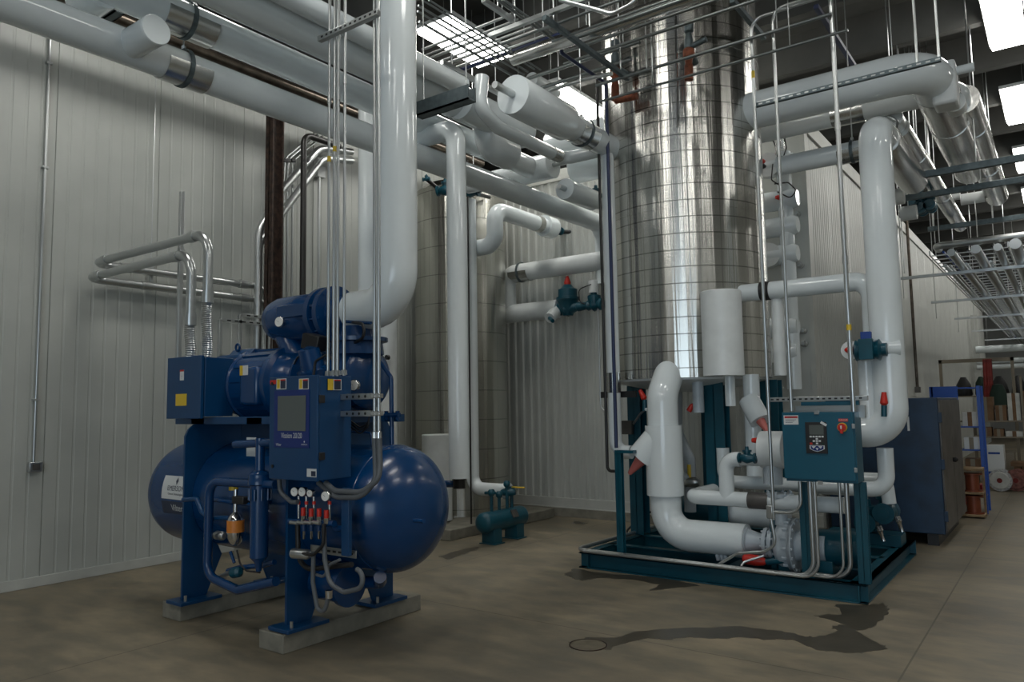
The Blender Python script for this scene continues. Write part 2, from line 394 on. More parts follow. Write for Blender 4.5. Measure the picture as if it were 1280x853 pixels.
for i in range(7):
    y = 11.45+3.6*i
    ceiling_light(-.25, y, ['largest glowing fluorescent fixture in the top right corner', 'second glowing ceiling light down the right edge', 'third glowing ceiling light down the right edge'][i] if i < 3 else 'small glowing ceiling light far down the right hand aisle', L=1.75)
for x in (-6.28, -3.25, -.25, 2.8):
    for y in (3.85, -1.5):
        ceiling_light(x, y, 'fluorescent ceiling light out of view above the compressor room')
for y in (7.8, 14, 21, 28, 35): ceiling_light(4.4, y, 'fluorescent ceiling light out of view on the right side')

# ================================================================== tall steel tanks
T1 = Vector((-3.53, 8.3, 1.985)); R1 = .915
t = thing('storage_tank', 'tall shiny stainless clad tank standing above the teal skid', 'tank', T1)
MB().lathe([(0, R1-.02), (0, R1), (4.75, R1), (4.78, R1-.02)], T1, (0, 0, 1), 96).build('tank_shell', 'tank1', t, ang=30)
mb = MB()
for z in (0.02, .92, 1.82, 2.72, 3.62): mb.lathe([(z, R1+.001), (z, R1+.004), (z+.02, R1+.004), (z+.02, R1+.001)], T1, (0, 0, 1), 96)
mb.build('band', 'tank1', t)
MB().lathe([(0, R1-.05), (-.02, R1-.05), (-.12, .4), (-.14, 0)], T1, (0, 0, 1), 64).build('tank_bottom', 'white_dull', t)
z0 = .17
def hbeam(mb, x, y, w, d, z0, z1, tk=.014):
    return mb.box(x-w/2, x+w/2, y-d/2, y-d/2+tk, z0, z1).box(x-w/2, x+w/2, y+d/2-tk, y+d/2, z0, z1).box(x-tk/2, x+tk/2, y-d/2, y+d/2, z0, z1)
for x, y, w in ((-4.22, 8.3, .17), (-3.08, 7.95, .22), (-2.72, 8.7, .2), (-3.6, 9.1, .2)):
    hbeam(MB(), x, y, w, .18, z0, T1.z-.02).build('leg', 'teal', t, bevel=.003)
T2 = Vector((-7.55, 8.95, .14)); R2 = .71
t = thing('storage_tank', 'dull aluminium clad tank behind the blue compressor', 'tank', T2)
MB().lathe([(0, R2-.02), (0, R2), (4.9, R2), (5.02, R2*.8), (5.1, R2*.35), (5.12, 0)], T2, (0, 0, 1), 72).build('tank_shell', 'tank2', t, ang=30)
a = math.atan2(-.62, .78)
MB().box(-6.86, -6.83, 8.22, 8.40, 1.56, 1.72).build('nameplate', 'tealpanel', t)
tag(MB().box(-8.2, -6.5, 7.45, 9.9, 0, .14).build('concrete_pad', 'block', bevel=.01), 'low grey concrete pad under the aluminium clad tank', 'pad')
p = P(545, 545, y=8.15)


p = along(P(546, 543, y=7.95), 'z', 'v', .16); r = wid(19, p)
top = P(546, 543, y=7.95).z
tag(MB().lathe([(0, r), (top-.16-.01, r), (top-.16, r-.01), (top-.16, 0)], p, (0, 0, 1), 40).build('insulated_column', 'white_dull'), 'short fat matt white insulated cylinder before the aluminium clad tank', 'pipe')
p = path(P(622, 541, y=9.95), ('z', 'v', 0.0)); r = wid(5.5, p[0])
tag(MB().tube(p, r).build('insulated_pipe', 'white_dull'), 'thin white pipe stub rising from the floor right of the aluminium clad tank', 'pipe')
# ================================================================== concrete blocks under the compressor
tag(MB().box(-6.22, -5.95, 3.47, 4.85, 0, .135).build('concrete_block', 'block', bevel=.006), 'concrete support block under the rear left leg of the blue compressor', 'block')
tag(MB().box(-4.82, -4.54, 3.42, 4.82, 0, .13).build('concrete_block', 'block', bevel=.006), 'concrete support block under the front leg plate of the blue compressor, nearest camera', 'block')

# ================================================================== screw compressor package
YC, ZC, RC = 4.03, .975, .458
comp = thing('refrigeration_compressor', 'big blue industrial screw compressor with horizontal drum, motor and control panel', 'compressor', (-5.3, YC, .13))
dome = lambda x0, s: [(x0+s*.31*math.sin(a), RC*math.cos(a)) for a in [PI/2*k/12 for k in range(13)]]
prof = [(x, r) for x, r in dome(-6.64, -1)][::-1]+[(-4.03, RC)]+[(x, r) for x, r in dome(-4.03, 1)][1:]
drum = MB().lathe(prof, (0, YC, ZC), (1, 0, 0), 72).build('oil_separator_drum', 'blue', comp)
MB().lathe([(-4.06, RC+.001), (-4.055, RC+.005), (-4.035, RC+.005), (-4.03, RC+.001)], (0, YC, ZC), (1, 0, 0), 72).build('weld_seam', 'blue', drum)
# nameplate on the barrel
def on_drum(x0, th0):
    return lambda u, v, e=.004: (x0+u, YC-(RC+e)*math.cos(th0+v/RC), ZC+(RC+e)*math.sin(th0+v/RC))
def drum_patch(x0, th0, w, h, name, m, e=.002, n=10):
    f = on_drum(x0, th0); mb = MB(); rows = []
    for j in range(n+1):
        v = -h/2+h*j/n; rows.append([mb.bm.verts.new(f(u, v, e)) for u in (-w/2, w/2)]+[mb.bm.verts.new(f(u, v, e-.0015)) for u in (w/2, -w/2)])
    for a, b in zip(rows, rows[1:]):
        for k in range(4): mb.face([a[k], a[(k+1) % 4], b[(k+1) % 4], b[k]])
    mb.face(rows[0][::-1]); mb.face(rows[-1]); return mb.build(name, m, drum)
lx = P(202, 620, y=YC-RC).x+.22
drum_patch(lx, .18, .44, .2, 'nameplate', 'label'); drum_patch(lx, -.2, .44, .11, 'nameplate_band', 'inkdark')
writing('EMERSON', .06, on_drum(lx, .16), 'inkdark', drum); writing('Climate Technologies', .026, on_drum(lx, .06), 'inkdark', drum)
writing('Vilter', .08, on_drum(lx+.02, -.2), 'inkwhite', drum)
f = on_drum(lx, .3)
me = MB()
me.prism([f(0, .03, .004), f(.018, 0, .004), f(0, -.03, .004), f(-.018, 0, .004)], (0, -.001, 0)).build('emblem', 'inkdark', drum)
# saddle leg plates: two feet joined above the drum cut-out
for x in (-5.99, -4.62):
    arc = [(YC+(RC+.004)*math.cos(a), ZC+(RC+.004)*math.sin(a)) for a in [PI*(1.2+.6*k/14) for k in range(15)]]
    poly = [(3.5, .165), (3.5, 1.5), (3.53, 1.56), (3.58, 1.6), (4.5, 1.6), (4.56, 1.5), (4.56, .165), (4.34, .165), (4.30, .42), ]
    for s, pl in (('f', [(3.5, .165), (3.5, 1.5), (3.53, 1.56), (3.58, 1.6), (YC, 1.6), (YC, ZC+RC+.005)]+[(YC-(RC+.002)*math.sin(a), ZC+(RC+.002)*math.cos(a)) for a in [PI*.85*k/16 for k in range(1, 17)]]+[(3.86, .48), (3.72, .165)]),
                  ('r', [(4.56, .165), (4.56, 1.5), (4.5, 1.6), (YC, 1.6), (YC, ZC+RC+.005)]+[(YC+(RC+.002)*math.sin(a), ZC+(RC+.002)*math.cos(a)) for a in [PI*.85*k/16 for k in range(1, 17)]]+[(4.2, .48), (4.34, .165)])):
        lg = MB().prism([(x-.012, a, b) for a, b in pl], (.024, 0, 0)).build('leg', 'blue2', comp, smooth=False, bevel=.002)
        y0, y1 = (3.43, 3.8) if s == 'f' else (4.26, 4.62)
        MB().box(x-.11, x+.12, y0, y1, .137, .165).build('foot_plate', 'blue2', lg, bevel=.004)
        mb = MB()
        MB().cyl((x+.08, y0+.06, .14), (x+.08, y0+.06, .21), .012, seg=8).build('anchor_bolt', 'galv', lg)
# motor frame beams on top of the plates
MB().box(-6.35, -4.35, 3.62, 3.70, 1.6, 1.66).box(-6.35, -4.35, 4.36, 4.44, 1.6, 1.66).box(-6.1, -5.9, 3.62, 4.44, 1.6, 1.655).box(-5.3, -5.1, 3.62, 4.44, 1.6, 1.655).box(-4.7, -4.5, 3.62, 4.44, 1.6, 1.655).build('base_frame', 'blue2', comp, bevel=.003)
# terminal box
tb = MB().box(-6.24, -5.76, 3.535, 3.8, 1.665, 2.16).build('terminal_box', 'blue2', comp, bevel=.004)
MB().box(-6.285, -5.765, 3.50, 3.53, 1.65, 2.175).build('lid', 'blue2', tb, bevel=.004)
pl = MB().box(-5.90, -5.60, 3.8, 4.0, 1.73, 2.08).build('terminal_box_neck', 'blue2', comp, bevel=.01)
def sticker(parent, x0, x1, z0, z1, y, m, name='sticker'): return MB().box(x0, x1, y-.0015, y, z0, z1).build(name, m, parent)
s_ = sticker(tb, -6.08, -6.02, 1.975, 2.065, 3.4995, 'label'); sticker(tb, -6.08, -6.02, 2.05, 2.065, 3.498, 'red', 'sticker_header')
writing('!', .04, lambda u, v: (-6.05+u, 3.4965, 2.0+v), 'inkdark', tb)
sticker(tb, -6.14, -5.97, 1.76, 1.86, 3.4995, 'yellow')
# motor
ZM, RM = 1.93, .30
mo = MB().lathe([(-6.0, .0), (-6.0, .2), (-5.97, .26), (-5.80, .27), (-5.80, RM), (-5.77, RM+.015), (-5.74, RM+.015), (-5.73, RM), (-5.3, RM), (-5.28, RM+.02), (-5.22, RM+.02), (-5.2, RM-.02), (-5.05, RM-.05), (-5.0, .2)], (0, YC, ZM), (1, 0, 0), 48).build('motor', 'blue', comp)
for k in range(10):
    a = PI*(-.1+1.2*k/9); c = Vector((0, math.cos(a), math.sin(a)))
    q = Vector((-5.5, YC, ZM))+c*(RM+.006)
    MB().obox(q, (.4, .012, .03), Matrix.Rotation(a, 3, 'X')).build('cooling_fin', 'blue', mo)
MB().box(-6.08, -5.72, 3.82, 4.3, 1.98, 2.2).build('air_hood', 'blue2', comp, bevel=.03)
MB().prism([(-6.0, 3.80, 1.86), (-6.0, 3.80, 2.1), (-6.0, 3.95, 2.25), (-6.0, 4.3, 2.25), (-6.0, 4.3, 1.86)], (.32, 0, 0)).build('hood_end', 'blue2', comp, bevel=.006)
MB().box(-5.52, -5.28, YC-RM-.04, YC-.2, 1.75, 2.07).build('motor_cover', 'blue', comp, bevel=.03)
sticker(mo, -5.50, -5.39, 2.0, 2.08, YC-RM-.041, 'label', 'motor_label'); sticker(mo, -5.50, -5.46, 2.0, 2.08, YC-RM-.043, 'yellow', 'motor_label_edge')
# lifting eye
MB().tube([(-5.9+.03*math.cos(a), YC-.1, 2.27+.03*math.sin(a)) for a in [2*PI*k/10 for k in range(11)]], .01, seg=8).build('lifting_eye', 'blue', comp)
# compressor body
bd = MB().lathe([(-5.05, 0), (-5.05, .23), (-5.0, .26), (-4.98, .26), (-4.97, .2), (-4.85, .22), (-4.6, .24), (-4.52, .25), (-4.51, .285), (-4.44, .285), (-4.43, .25), (-4.36, .24), (-4.33, .2), (-4.32, 0)], (0, YC+.02, ZM+.02), (1, 0, 0), 40).bolts((-4.475, YC+.02, ZM+.02), (1, 0, 0), .268, 16, .014, .045).build('compressor_body', 'blue', comp)
MB().lathe([(0, 0), (0, .12), (.03, .13), (.06, .13), (.07, .09), (.22, .08), (.24, .0)], (-4.62, YC-.28, ZM+.03), (0, -.3, .95), 24).build('end_cover', 'blue', comp)
MB().lathe([(0, .2), (.09, .19), (.1, .23), (.13, .23), (.14, .15), (.22, .14), (.22, 0)], (-4.45, YC, ZM+.2), (0, 0, 1), 28).build('discharge_flange', 'blue', comp)
# suction check valve and strainer body
ZS = P(455, 388, y=YC).z
sv = MB().lathe([(-5.56, 0), (-5.55, .06), (-5.52, .12), (-5.46, .17), (-5.36, .195), (-5.1, .195), (-5.0, .19), (-4.95, .165), (-4.86, .165), (-4.85, .225), (-4.80, .225), (-4.79, .16), (-4.75, .16), (-4.74, .225), (-4.69, .225), (-4.68, .15), (-4.50, .145), (-4.49, .12), (-4.44, .12), (-4.42, 0)], (0, YC, ZS), (1, 0, 0), 40).bolts((-4.77, YC, ZS), (1, 0, 0), .2, 12, .012, .09).build('suction_strainer', 'blue', comp)
MB().tube([(-5.38, YC-.02, ZS-.05), (-5.2, YC-.02, ZS-.3), (-5.15, YC, 2.1)], .1, .1, 20).build('suction_neck', 'blue', comp)
MB().box(-5.22, -4.86, YC-.205, YC-.12, ZS-.02, ZS+.09).build('valve_bracket', 'blue', comp, bevel=.01)
MB().cyl((-4.9, YC, ZS-.1), (-4.62, YC, 2.1), .1, .12).build('valve_neck', 'blue', comp)
def gauge(c, r, parent, d=(0, -1, 0), name='gauge'):
    c = Vector(c); d = Vector(d).normalized()
    g = MB().lathe([(0, 0), (0, r*.9), (.02, r), (.03, r), (.034, r*.93)], c, d, 24).build(name, 'chrome', parent)
    u = d.cross(Vector((0, 0, 1))).normalized()
    if parent.parent is None:
        MB().cyl(c+d*.0335, c+d*.036, r*.86, seg=24).build('dial', 'dial', g)
        MB().prism([c+d*.037+u*.002, c+d*.037+u*.6*r+Vector((0, 0, r*.35)), c+d*.037-u*.004], d*.001).build('needle', 'inkdark', g)
    return g
q = P(352, 403, y=YC-.2); gauge(q, .045, comp, (.25, -1, 0))
q = P(445, 482, y=3.72); gauge(q, .042, comp, (.25, -1, 0))
# actuator (dark sensor box) on the body
q = P(393, 428, y=3.75)
MB().obox(q, (.15, .13, .12), Matrix.Rotation(.25, 3, 'Y')@Matrix.Rotation(.3, 3, 'Z')).build('actuator', 'black', comp, bevel=.008)
MB().tube([q+Vector((0, 0, -.05)), P(372, 447, y=3.75), P(368, 455, y=3.8)], .008).build('cable', 'black', comp)
MB().tube([q+Vector((0, 0, -.05)), P(384, 445, y=3.7), P(381, 468, y=3.7)], .008).build('cable', 'black', comp)
MB().tube([P(392, 470, y=3.62), P(394, 452, y=3.62), P(410, 443, y=3.64), P(416, 450, y=3.64)], .01, .04).build('cable', 'black', comp)
MB().tube([P(441, 403, y=3.9), P(455, 405, y=3.85), P(455, 422, y=3.85), P(441, 430, y=3.9)], .012, .06).build('cable', 'black', comp)
MB().tube([P(430, 402, y=3.9), P(464, 404, y=3.9)], .012).build('oil_line', 'blue', comp)
MB().lathe([(0, 0), (0, .09), (.05, .12), (.10, .12), (.11, .06), (.25, .06), (.25, 0)], P(447, 430, y=4.0), (-1, 0, .1), 24).build('slide_valve_housing', 'blue', comp)

# control panel --------------------------------------------------------
PX0, PX1, PY0, PY1, PZ0, PZ1 = -4.56, -4.045, 3.3, 3.6, 1.235, 1.935
cp = MB().box(PX0+.005, PX1, PY0+.02, PY1, PZ0, PZ1).build('control_panel', 'blue2', comp, bevel=.004)
MB().box(PX0, PX1+.004, PY0, PY0+.018, PZ0-.005, PZ1+.005).build('panel_door', 'blue2', cp, bevel=.003)
fx = lambda px, py: P(px, py, y=PY0-.001)
def front(x0p, x1p, y0p, y1p, m, name, e=.002):
    a = P(x0p, (y0p+y1p)/2, y=PY0); b = P(x1p, (y0p+y1p)/2, y=PY0); c = P((x0p+x1p)/2, y0p, y=PY0); d = P((x0p+x1p)/2, y1p, y=PY0)
    return MB().box(a.x, b.x, PY0-e, PY0, d.z, c.z).build(name, m, cp, bevel=.0005 if e > .003 else 0)
front(343, 387, 488, 560, 'navyprint', 'screen_bezel', .004)
front(348, 383, 495, 539, 'screen', 'touch_screen', .007)
c0 = P(365, 545, y=PY0)
writing('Vission 20/20', .052, lambda u, v: (c0.x+u*.8, PY0-.0055, c0.z+v), 'inkwhite', cp)
c1 = P(349, 556, y=PY0); writing('Vilter', .026, lambda u, v: (c1.x+u, PY0-.0055, c1.z+v), 'inkwhite', cp)
c2 = P(381, 556, y=PY0); writing('EMERSON', .014, lambda u, v: (c2.x+u, PY0-.0055, c2.z+v), 'inkwhite', cp)
MB().prism([(c2.x, PY0-.004, c2.z+.027), (c2.x+.006, PY0-.004, c2.z+.019), (c2.x, PY0-.004, c2.z+.011), (c2.x-.006, PY0-.004, c2.z+.019)], (0, -.0015, 0)).build('emblem', 'inkwhite', cp)
for a, b in ((346, 358), (374, 386)):
    front(a, b, 473.5, 487, 'label', 'warning_sticker', .003); front(a+.7, a+4.3, 474.5, 486, 'yellow', 'sticker_stripe', .0035); front(a+5, b-.6, 476, 486, 'inkdark', 'sticker_text', .0035); front(a+5, b-.6, 474.4, 476.2, 'red', 'sticker_header', .004)
front(338, 345.5, 475.5, 480.5, 'red', 'red_sticker', .003)
for z in (480, 583): c = P(341, z, y=PY0); MB().cyl((c.x, PY0, c.z), (c.x, PY0-.008, c.z), .012, seg=14).build('door_lock', 'black', cp)
def side(y0, y1, z0, z1, m, name, e=.002): return MB().box(PX1, PX1+e, y0, y1, z0, z1).build(name, m, cp)
sy = lambda px, py: P(px, py, x=PX1)
for (a, b) in ((494, 504), (566, 575)):
    q0, q1 = sy(398, a), sy(405, b); MB().box(PX1, PX1+.012, q0.y, q1.y, q1.z, q0.z).build('hinge', 'black', cp, bevel=.002)
q0, q1 = sy(409, 474), sy(426, 488); side(q0.y, q1.y, q1.z, q0.z, 'label', 'warning_sticker', .006); side(q0.y, q0.y+(q1.y-q0.y)*.4, q1.z, q0.z, 'yellow', 'sticker_stripe', .007); side(q0.y+(q1.y-q0.y)*.47, q1.y-.006, q1.z+.004, q0.z-.012, 'inkdark', 'sticker_text', .007); side(q0.y+(q1.y-q0.y)*.47, q1.y-.006, q0.z-.012, q0.z-.003, 'red', 'sticker_header', .007)
q0, q1 = sy(384.5+14, 586), sy(396.5+14, 597)
q0, q1 = P(384, 586, y=PY0), P(396, 597, y=PY0); MB().box(q0.x, q1.x-.004, PY0-.003, PY0, q1.z, q0.z).build('warning_sticker', 'label', cp); MB().box(q0.x+.045, q1.x-.008, PY0-.004, PY0, q1.z+.005, q0.z-.015).build('sticker_text', 'inkdark', cp)
# strut arms on the panel side with clamps
for zz in (1.79, 1.675):
    a = MB().box(PX1, PX1+.36, 3.50, 3.54, zz-.02, zz+.02).build('strut_arm', 'galv', comp, bevel=.003)
    for k in range(5): MB().cyl((PX1+.07+.06*k, 3.499, zz), (PX1+.07+.06*k, 3.50-.002, zz), .01, seg=10).build('slot', 'black', a)
# rising conduits in front, held by one long strut -----------------------
CY = 3.47
tops = [(414.3, 407.8), (420.7, 415.2), (425.3, 419.8), (433.7, 427.6)]
rn = 0
for i, (pt, pb) in enumerate(tops):
    x = (P(pt, 42, y=CY).x+P(pb, 465, y=CY).x)/2
    o = MB().cyl((x, CY, PZ1-.0), (x, CY, 7.3), .0105 if i != 1 else .0125, seg=12).build('conduit', 'galv')
    tag(o, 'one of four thin vertical conduits rising from the top of the blue control panel', 'conduit', 'conduits rising from the blue control panel')
    MB().lathe([(0, .022), (.03, .02), (.035, .012)], (x, CY, PZ1+.006), (0, 0, 1), 8).build('connector', 'galv', o)
    MB().lathe([(0, .015), (.05, .015)], (x, CY, 3.9+.1*(i % 2)), (0, 0, 1), 12).build('coupling', 'galv', o)
    if i < 2: MB().lathe([(0, .0135), (.04, .0135)], (x, CY, 3.47+.06*i), (0, 0, 1), 12).build('marker_band', 'yellow', o)
for i, pt in enumerate((469.0, 474.3)):
    x = P(pt-.8, 250, y=CY).x; zb = P(468, 546, y=CY).z
    o = MB().cyl((x, CY, zb), (x, CY, 7.3), .0115, seg=12).build('conduit', 'galv')
    tag(o, 'one of two thin vertical conduits rising in front of the large white riser', 'conduit', 'conduit pair before the white riser')
    MB().lathe([(0, .02), (.04, .018), (.045, .013)], (x, CY, zb-.01), (0, 0, 1), 10).build('coupling', 'chrome', o)
    for zz in (1.79, 1.675): MB().box(x-.022, x+.022, CY-.018, CY+.02, zz-.015, zz+.015).build('clamp', 'chrome', o, bevel=.003)
    # grey flexible conduit down and round under the panel
    dx = .03*i
    tag(MB().tube([(x, CY, zb), (x+.01, CY, zb-.2+dx*.3), P(470+3*i, 600, y=3.45), P(452, 622-6*i, y=3.42), P(420-2*i, 622-8*i, y=3.42), P(398+9*i, 603.5, y=3.42)], .0185, .16, 12).build('flexible_conduit', 'rubber'),
        ['outer', 'inner'][i]+' grey flexible conduit looping from the conduit pair to under the blue control panel', 'conduit')
za = P(437, 33, y=CY-.03).z
a, b = P(400, 50, y=CY-.03), P(474, 14, y=CY-.03)
o = MB().box(a.x, b.x, CY-.055, CY-.015, za-.02, za+.02).build('strut_channel', 'galv', bevel=.003)
tag(o, 'slotted strut channel clamping the six thin vertical conduits near the ceiling', 'strut')
for k in range(12): MB().box(a.x+.04+k*.05, a.x+.062+k*.05, CY-.0565, CY-.055, za-.007, za+.007).build('slot', 'black', o)
# front piping -------------------------------------------------------------
FY = 3.38
def ptube(name, m, r, pts, parent=comp, bend=.06, y=FY, seg=14): return MB().tube([P(a, b, y=y) if len(q) == 2 else P(a, b, y=q[2]) for q in pts for a, b in [q[:2]]], r, bend, seg).build(name, m, parent)
ptube('oil_pipe', 'blue', .034, [(345, 606), (262, 602), (259, 720), (297, 738), (345, 727)], bend=.12)
ptube('oil_pipe', 'blue', .03, [(294, 556), (345, 553)])
q = P(325, 585, y=FY)
MB().lathe([(0, 0), (0, .04), (.02, .07), (.03, .08), (.06, .08), (.07, .085), (.10, .085), (.11, .065), (.62, .065), (.66, .03), (.72, .02), (.73, 0)], P(325, 588, y=FY), (0, 0, -1), 28).bolts(P(325, 618, y=FY), (0, 0, 1), .078, 10, .008, .04).build('oil_filter', 'blue', comp)
MB().cyl(P(325.5, 548, y=FY), P(325, 592, y=FY), .034).build('filter_inlet', 'blue', comp)
ptube('drain_line', 'blue', .02, [(343, 703), (330, 707), (300, 710), (285, 714)], y=3.5)
MB().cyl(P(275, 722, y=3.45), P(288, 716, y=3.45), .02).build('drain_valve', 'galv', comp)
MB().lathe([(0, .02), (.02, .04), (.09, .04), (.11, .02)], P(290, 717, y=3.45), (.9, 0, .2), 14).build('valve_body', 'teal', comp)
sg = MB().lathe([(0, 0), (0, .025), (.02, .045), (.06, .06), (.1, .062), (.19, .062), (.22, .05), (.25, .02), (.42, .017), (.42, 0)], P(294, 682, y=FY+.06), (0, 0, 1), 24).build('oil_sight_vessel', 'chrome', comp)
MB().lathe([(.1, .063), (.19, .063), (.19, .064), (.1, .064)], P(294, 682, y=FY+.06), (0, 0, 1), 24).build('orange_label', 'orange', sg)
MB().cyl(P(292, 613, y=FY+.06), P(292, 608.5, y=FY+.06), .035).build('valve_cap', 'yellow', comp)
MB().box(*(lambda a, b: (a.x, b.x, FY+.03, FY+.09, b.z, a.z))(P(285, 621, y=FY), P(299, 632, y=FY))).build('valve_block', 'black', comp, bevel=.008)
ptube('level_line', 'blue', .012, [(288, 690), (293, 704)], y=3.44)
ptube('cable', 'black', .007, [(296, 688), (300, 705), (308, 714), (325, 716)], y=3.42)
ptube('vent_line', 'blue', .015, [(258, 641), (265, 625), (320, 632), (338, 628)], y=3.46)
ptube('elbow_fitting', 'blue2', .018, [(229, 625), (246, 624), (252, 640), (262, 648), (290, 648)], y=3.43, bend=.03)
MB().lathe([(0, .02), (.02, .035), (.1, .035), (.12, .02)], P(269, 669, y=3.46), (1, 0, 0), 12).build('relief_valve', 'galv', comp)
t_ = P(326, 652, y=FY)
# tag hanging near the pipe
q0, q1 = P(308.5, 547, y=3.47), P(320, 571, y=3.47); MB().box(q0.x, q1.x, 3.468, 3.47, q1.z, q0.z).build('paper_tag', 'label', comp)
# gauge and valve manifold under the panel ------------------------------------
GY = 3.40
man = ptube('manifold_rail', 'blue', .022, [(362, 652), (418, 655)], y=GY)
for i, (px, py, r) in enumerate(((372, 614.5, .034), (381.5, 614.5, .034), (391, 616.5, .026), (410.5, 620, .036))):
    q = P(px, py, y=GY); g = gauge(q, r, comp, (.2, -1, 0), 'pressure_gauge')
    MB().cyl(q+Vector((0, .01, -r)), P(px+1.5, 652, y=GY+.01), .009, seg=10).build('gauge_stem', 'chrome', comp)
    MB().cyl(P(px+1.5, 627, y=GY), P(px+1.5, 631, y=GY), .012, seg=10).build('red_ring', 'red', comp)
for px, py in ((379, 640), (389, 641), (399, 641), (408, 643)):
    MB().cyl(P(px, py-5, y=GY-.02), P(px, py+5, y=GY-.02), .016, seg=12).build('solenoid_cap', 'red', comp)
    MB().cyl(P(px, py+5, y=GY-.02), P(px, py+12, y=GY-.02), .018, seg=8).build('valve_nut', 'chrome', comp)
for px in (363, 372, 381, 391):
    MB().cyl(P(px, 653, y=GY-.05), P(px+9, 654.5, y=GY-.05), .012, seg=8).build('valve_stem', 'galv', comp)
for px in (380, 389.5, 399):
    MB().cyl(P(px, 655, y=GY), P(px, 664, y=GY), .017, seg=10).build('valve_body', 'blue', comp)
    MB().cyl(P(px, 664, y=GY), P(px, 674, y=GY), .010, seg=8).build('drain_nipple', 'chrome', comp)
ptube('manifold_bracket', 'blue', .02, [(418, 655), (418, 662), (436, 659)], y=3.46, bend=.02)
q0, q1 = P(428, 610, y=3.44), P(437, 696, y=3.44); MB().box(q0.x, q1.x, 3.43, 3.46, q1.z, q0.z).build('bracket_plate', 'blue2', comp, bevel=.003)
q = MB().box(*(lambda a, b: (a.x, b.x, 3.49, 3.496, a.z-.05, a.z))(P(388, 681, y=3.49), P(445, 688, y=3.49))).build('slotted_bar', 'galv', comp, bevel=.001)
for k in range(6):
    c = P(404+7*k, 688+.9*k, y=3.49); MB().box(c.x-.016, c.x+.016, 3.487, 3.49, c.z-.008, c.z+.006).build('slot', 'black', q)
MB().lathe([(0, .03), (.0, .035), (.13, .035), (.15, .02)], P(366, 692, y=3.36), (1, .2, 0), 16).build('junction_fitting', 'galv', comp)
ptube('cable', 'black', .012, [(376, 692), (392, 694), (404, 682), (405, 655)], y=3.36)
ptube('flexible_hose', 'rubber', .016, [(349, 600), (350, 615), (364, 628), (372, 628)], y=3.38, bend=.08)
ptube('flexible_hose', 'rubber', .016, [(405, 660), (406, 700), (412, 730), (430, 741), (453, 735), (453, 715), (446, 712)], y=3.38, bend=.1)
ptube('flexible_hose', 'rubber', .015, [(392, 690), (391, 728), (397, 763), (406, 765), (411, 745)], y=3.38, bend=.08)
ptube('flexible_hose', 'black', .018, [(372, 655), (373, 700), (385, 712), (440, 706)], y=3.44, bend=.14)
ptube('cable', 'rubber', .01, [(393, 718), (405, 722), (412, 706), (425, 700)], y=3.4, bend=.05)
MB().lathe([(0, .02), (0, .024), (.05, .024), (.05, .0)], P(411, 748, y=3.38), (0, 0, 1), 12).build('hose_end', 'chrome', comp)
# oil cooler shell seen behind the front leg
MB().lathe([(-.0, 0), (0, .1), (.04, .13), (.3, .13), (.31, .15), (.35, .15), (.36, 0)], P(398, 725, y=3.75), (1, 0, 0), 28).build('oil_sump', 'blue', comp)
MB().tube([(-4.0, YC-.2, .52), (-4.1, YC-.1, .45), (-4.55, YC-.1, .4)], .045).build('drain_pipe', 'blue', comp)
# blue line at right of the body with valve
ptube('equaliser_line', 'blue', .017, [(446, 447), (472, 448), (489, 472), (490, 556)], y=4.1, bend=.05)
v = MB().cyl(P(482, 519, y=4.1), P(499, 519, y=4.1), .02, seg=10)
for px in (483, 490, 497): v.cyl(P(px, 514, y=4.1), P(px, 525, y=4.1), .016, seg=8)
v.build('service_valve', 'blue', comp)
ptube('small_line', 'blue', .008, [(437, 540), (464, 541), (465, 556)], y=3.9, bend=.03)
for k in range(3): ptube('cable', 'black', .006, [(437, 525+4*k), (450, 535+4*k), (460, 530+2*k), (463, 512)], y=3.75, bend=.05)
MB().cyl(P(518, 651, y=3.65), P(530, 652, y=3.62), .014, seg=10).build('pressure_tap', 'blue', comp)
MB().lathe([(0, .03), (.02, .035), (.04, .02), (.06, .012)], (-3.80, YC-.12, ZC), (1, -.2, 0), 12).build('sight_plug', 'blue', comp)
MB().cyl((-3.66, YC+.02, ZC+.0), (-3.60, YC+.02, ZC), .02, seg=10)
p = P(560, 603, y=4.35)
# strut post behind the terminal box
x = P(224, 400, y=3.86).x
zt = P(224, 241, y=3.86).z
MB().box(x-.02, x+.02, 3.84, 3.88, 1.62, zt).build('strut_post', 'galv', comp, bevel=.003)
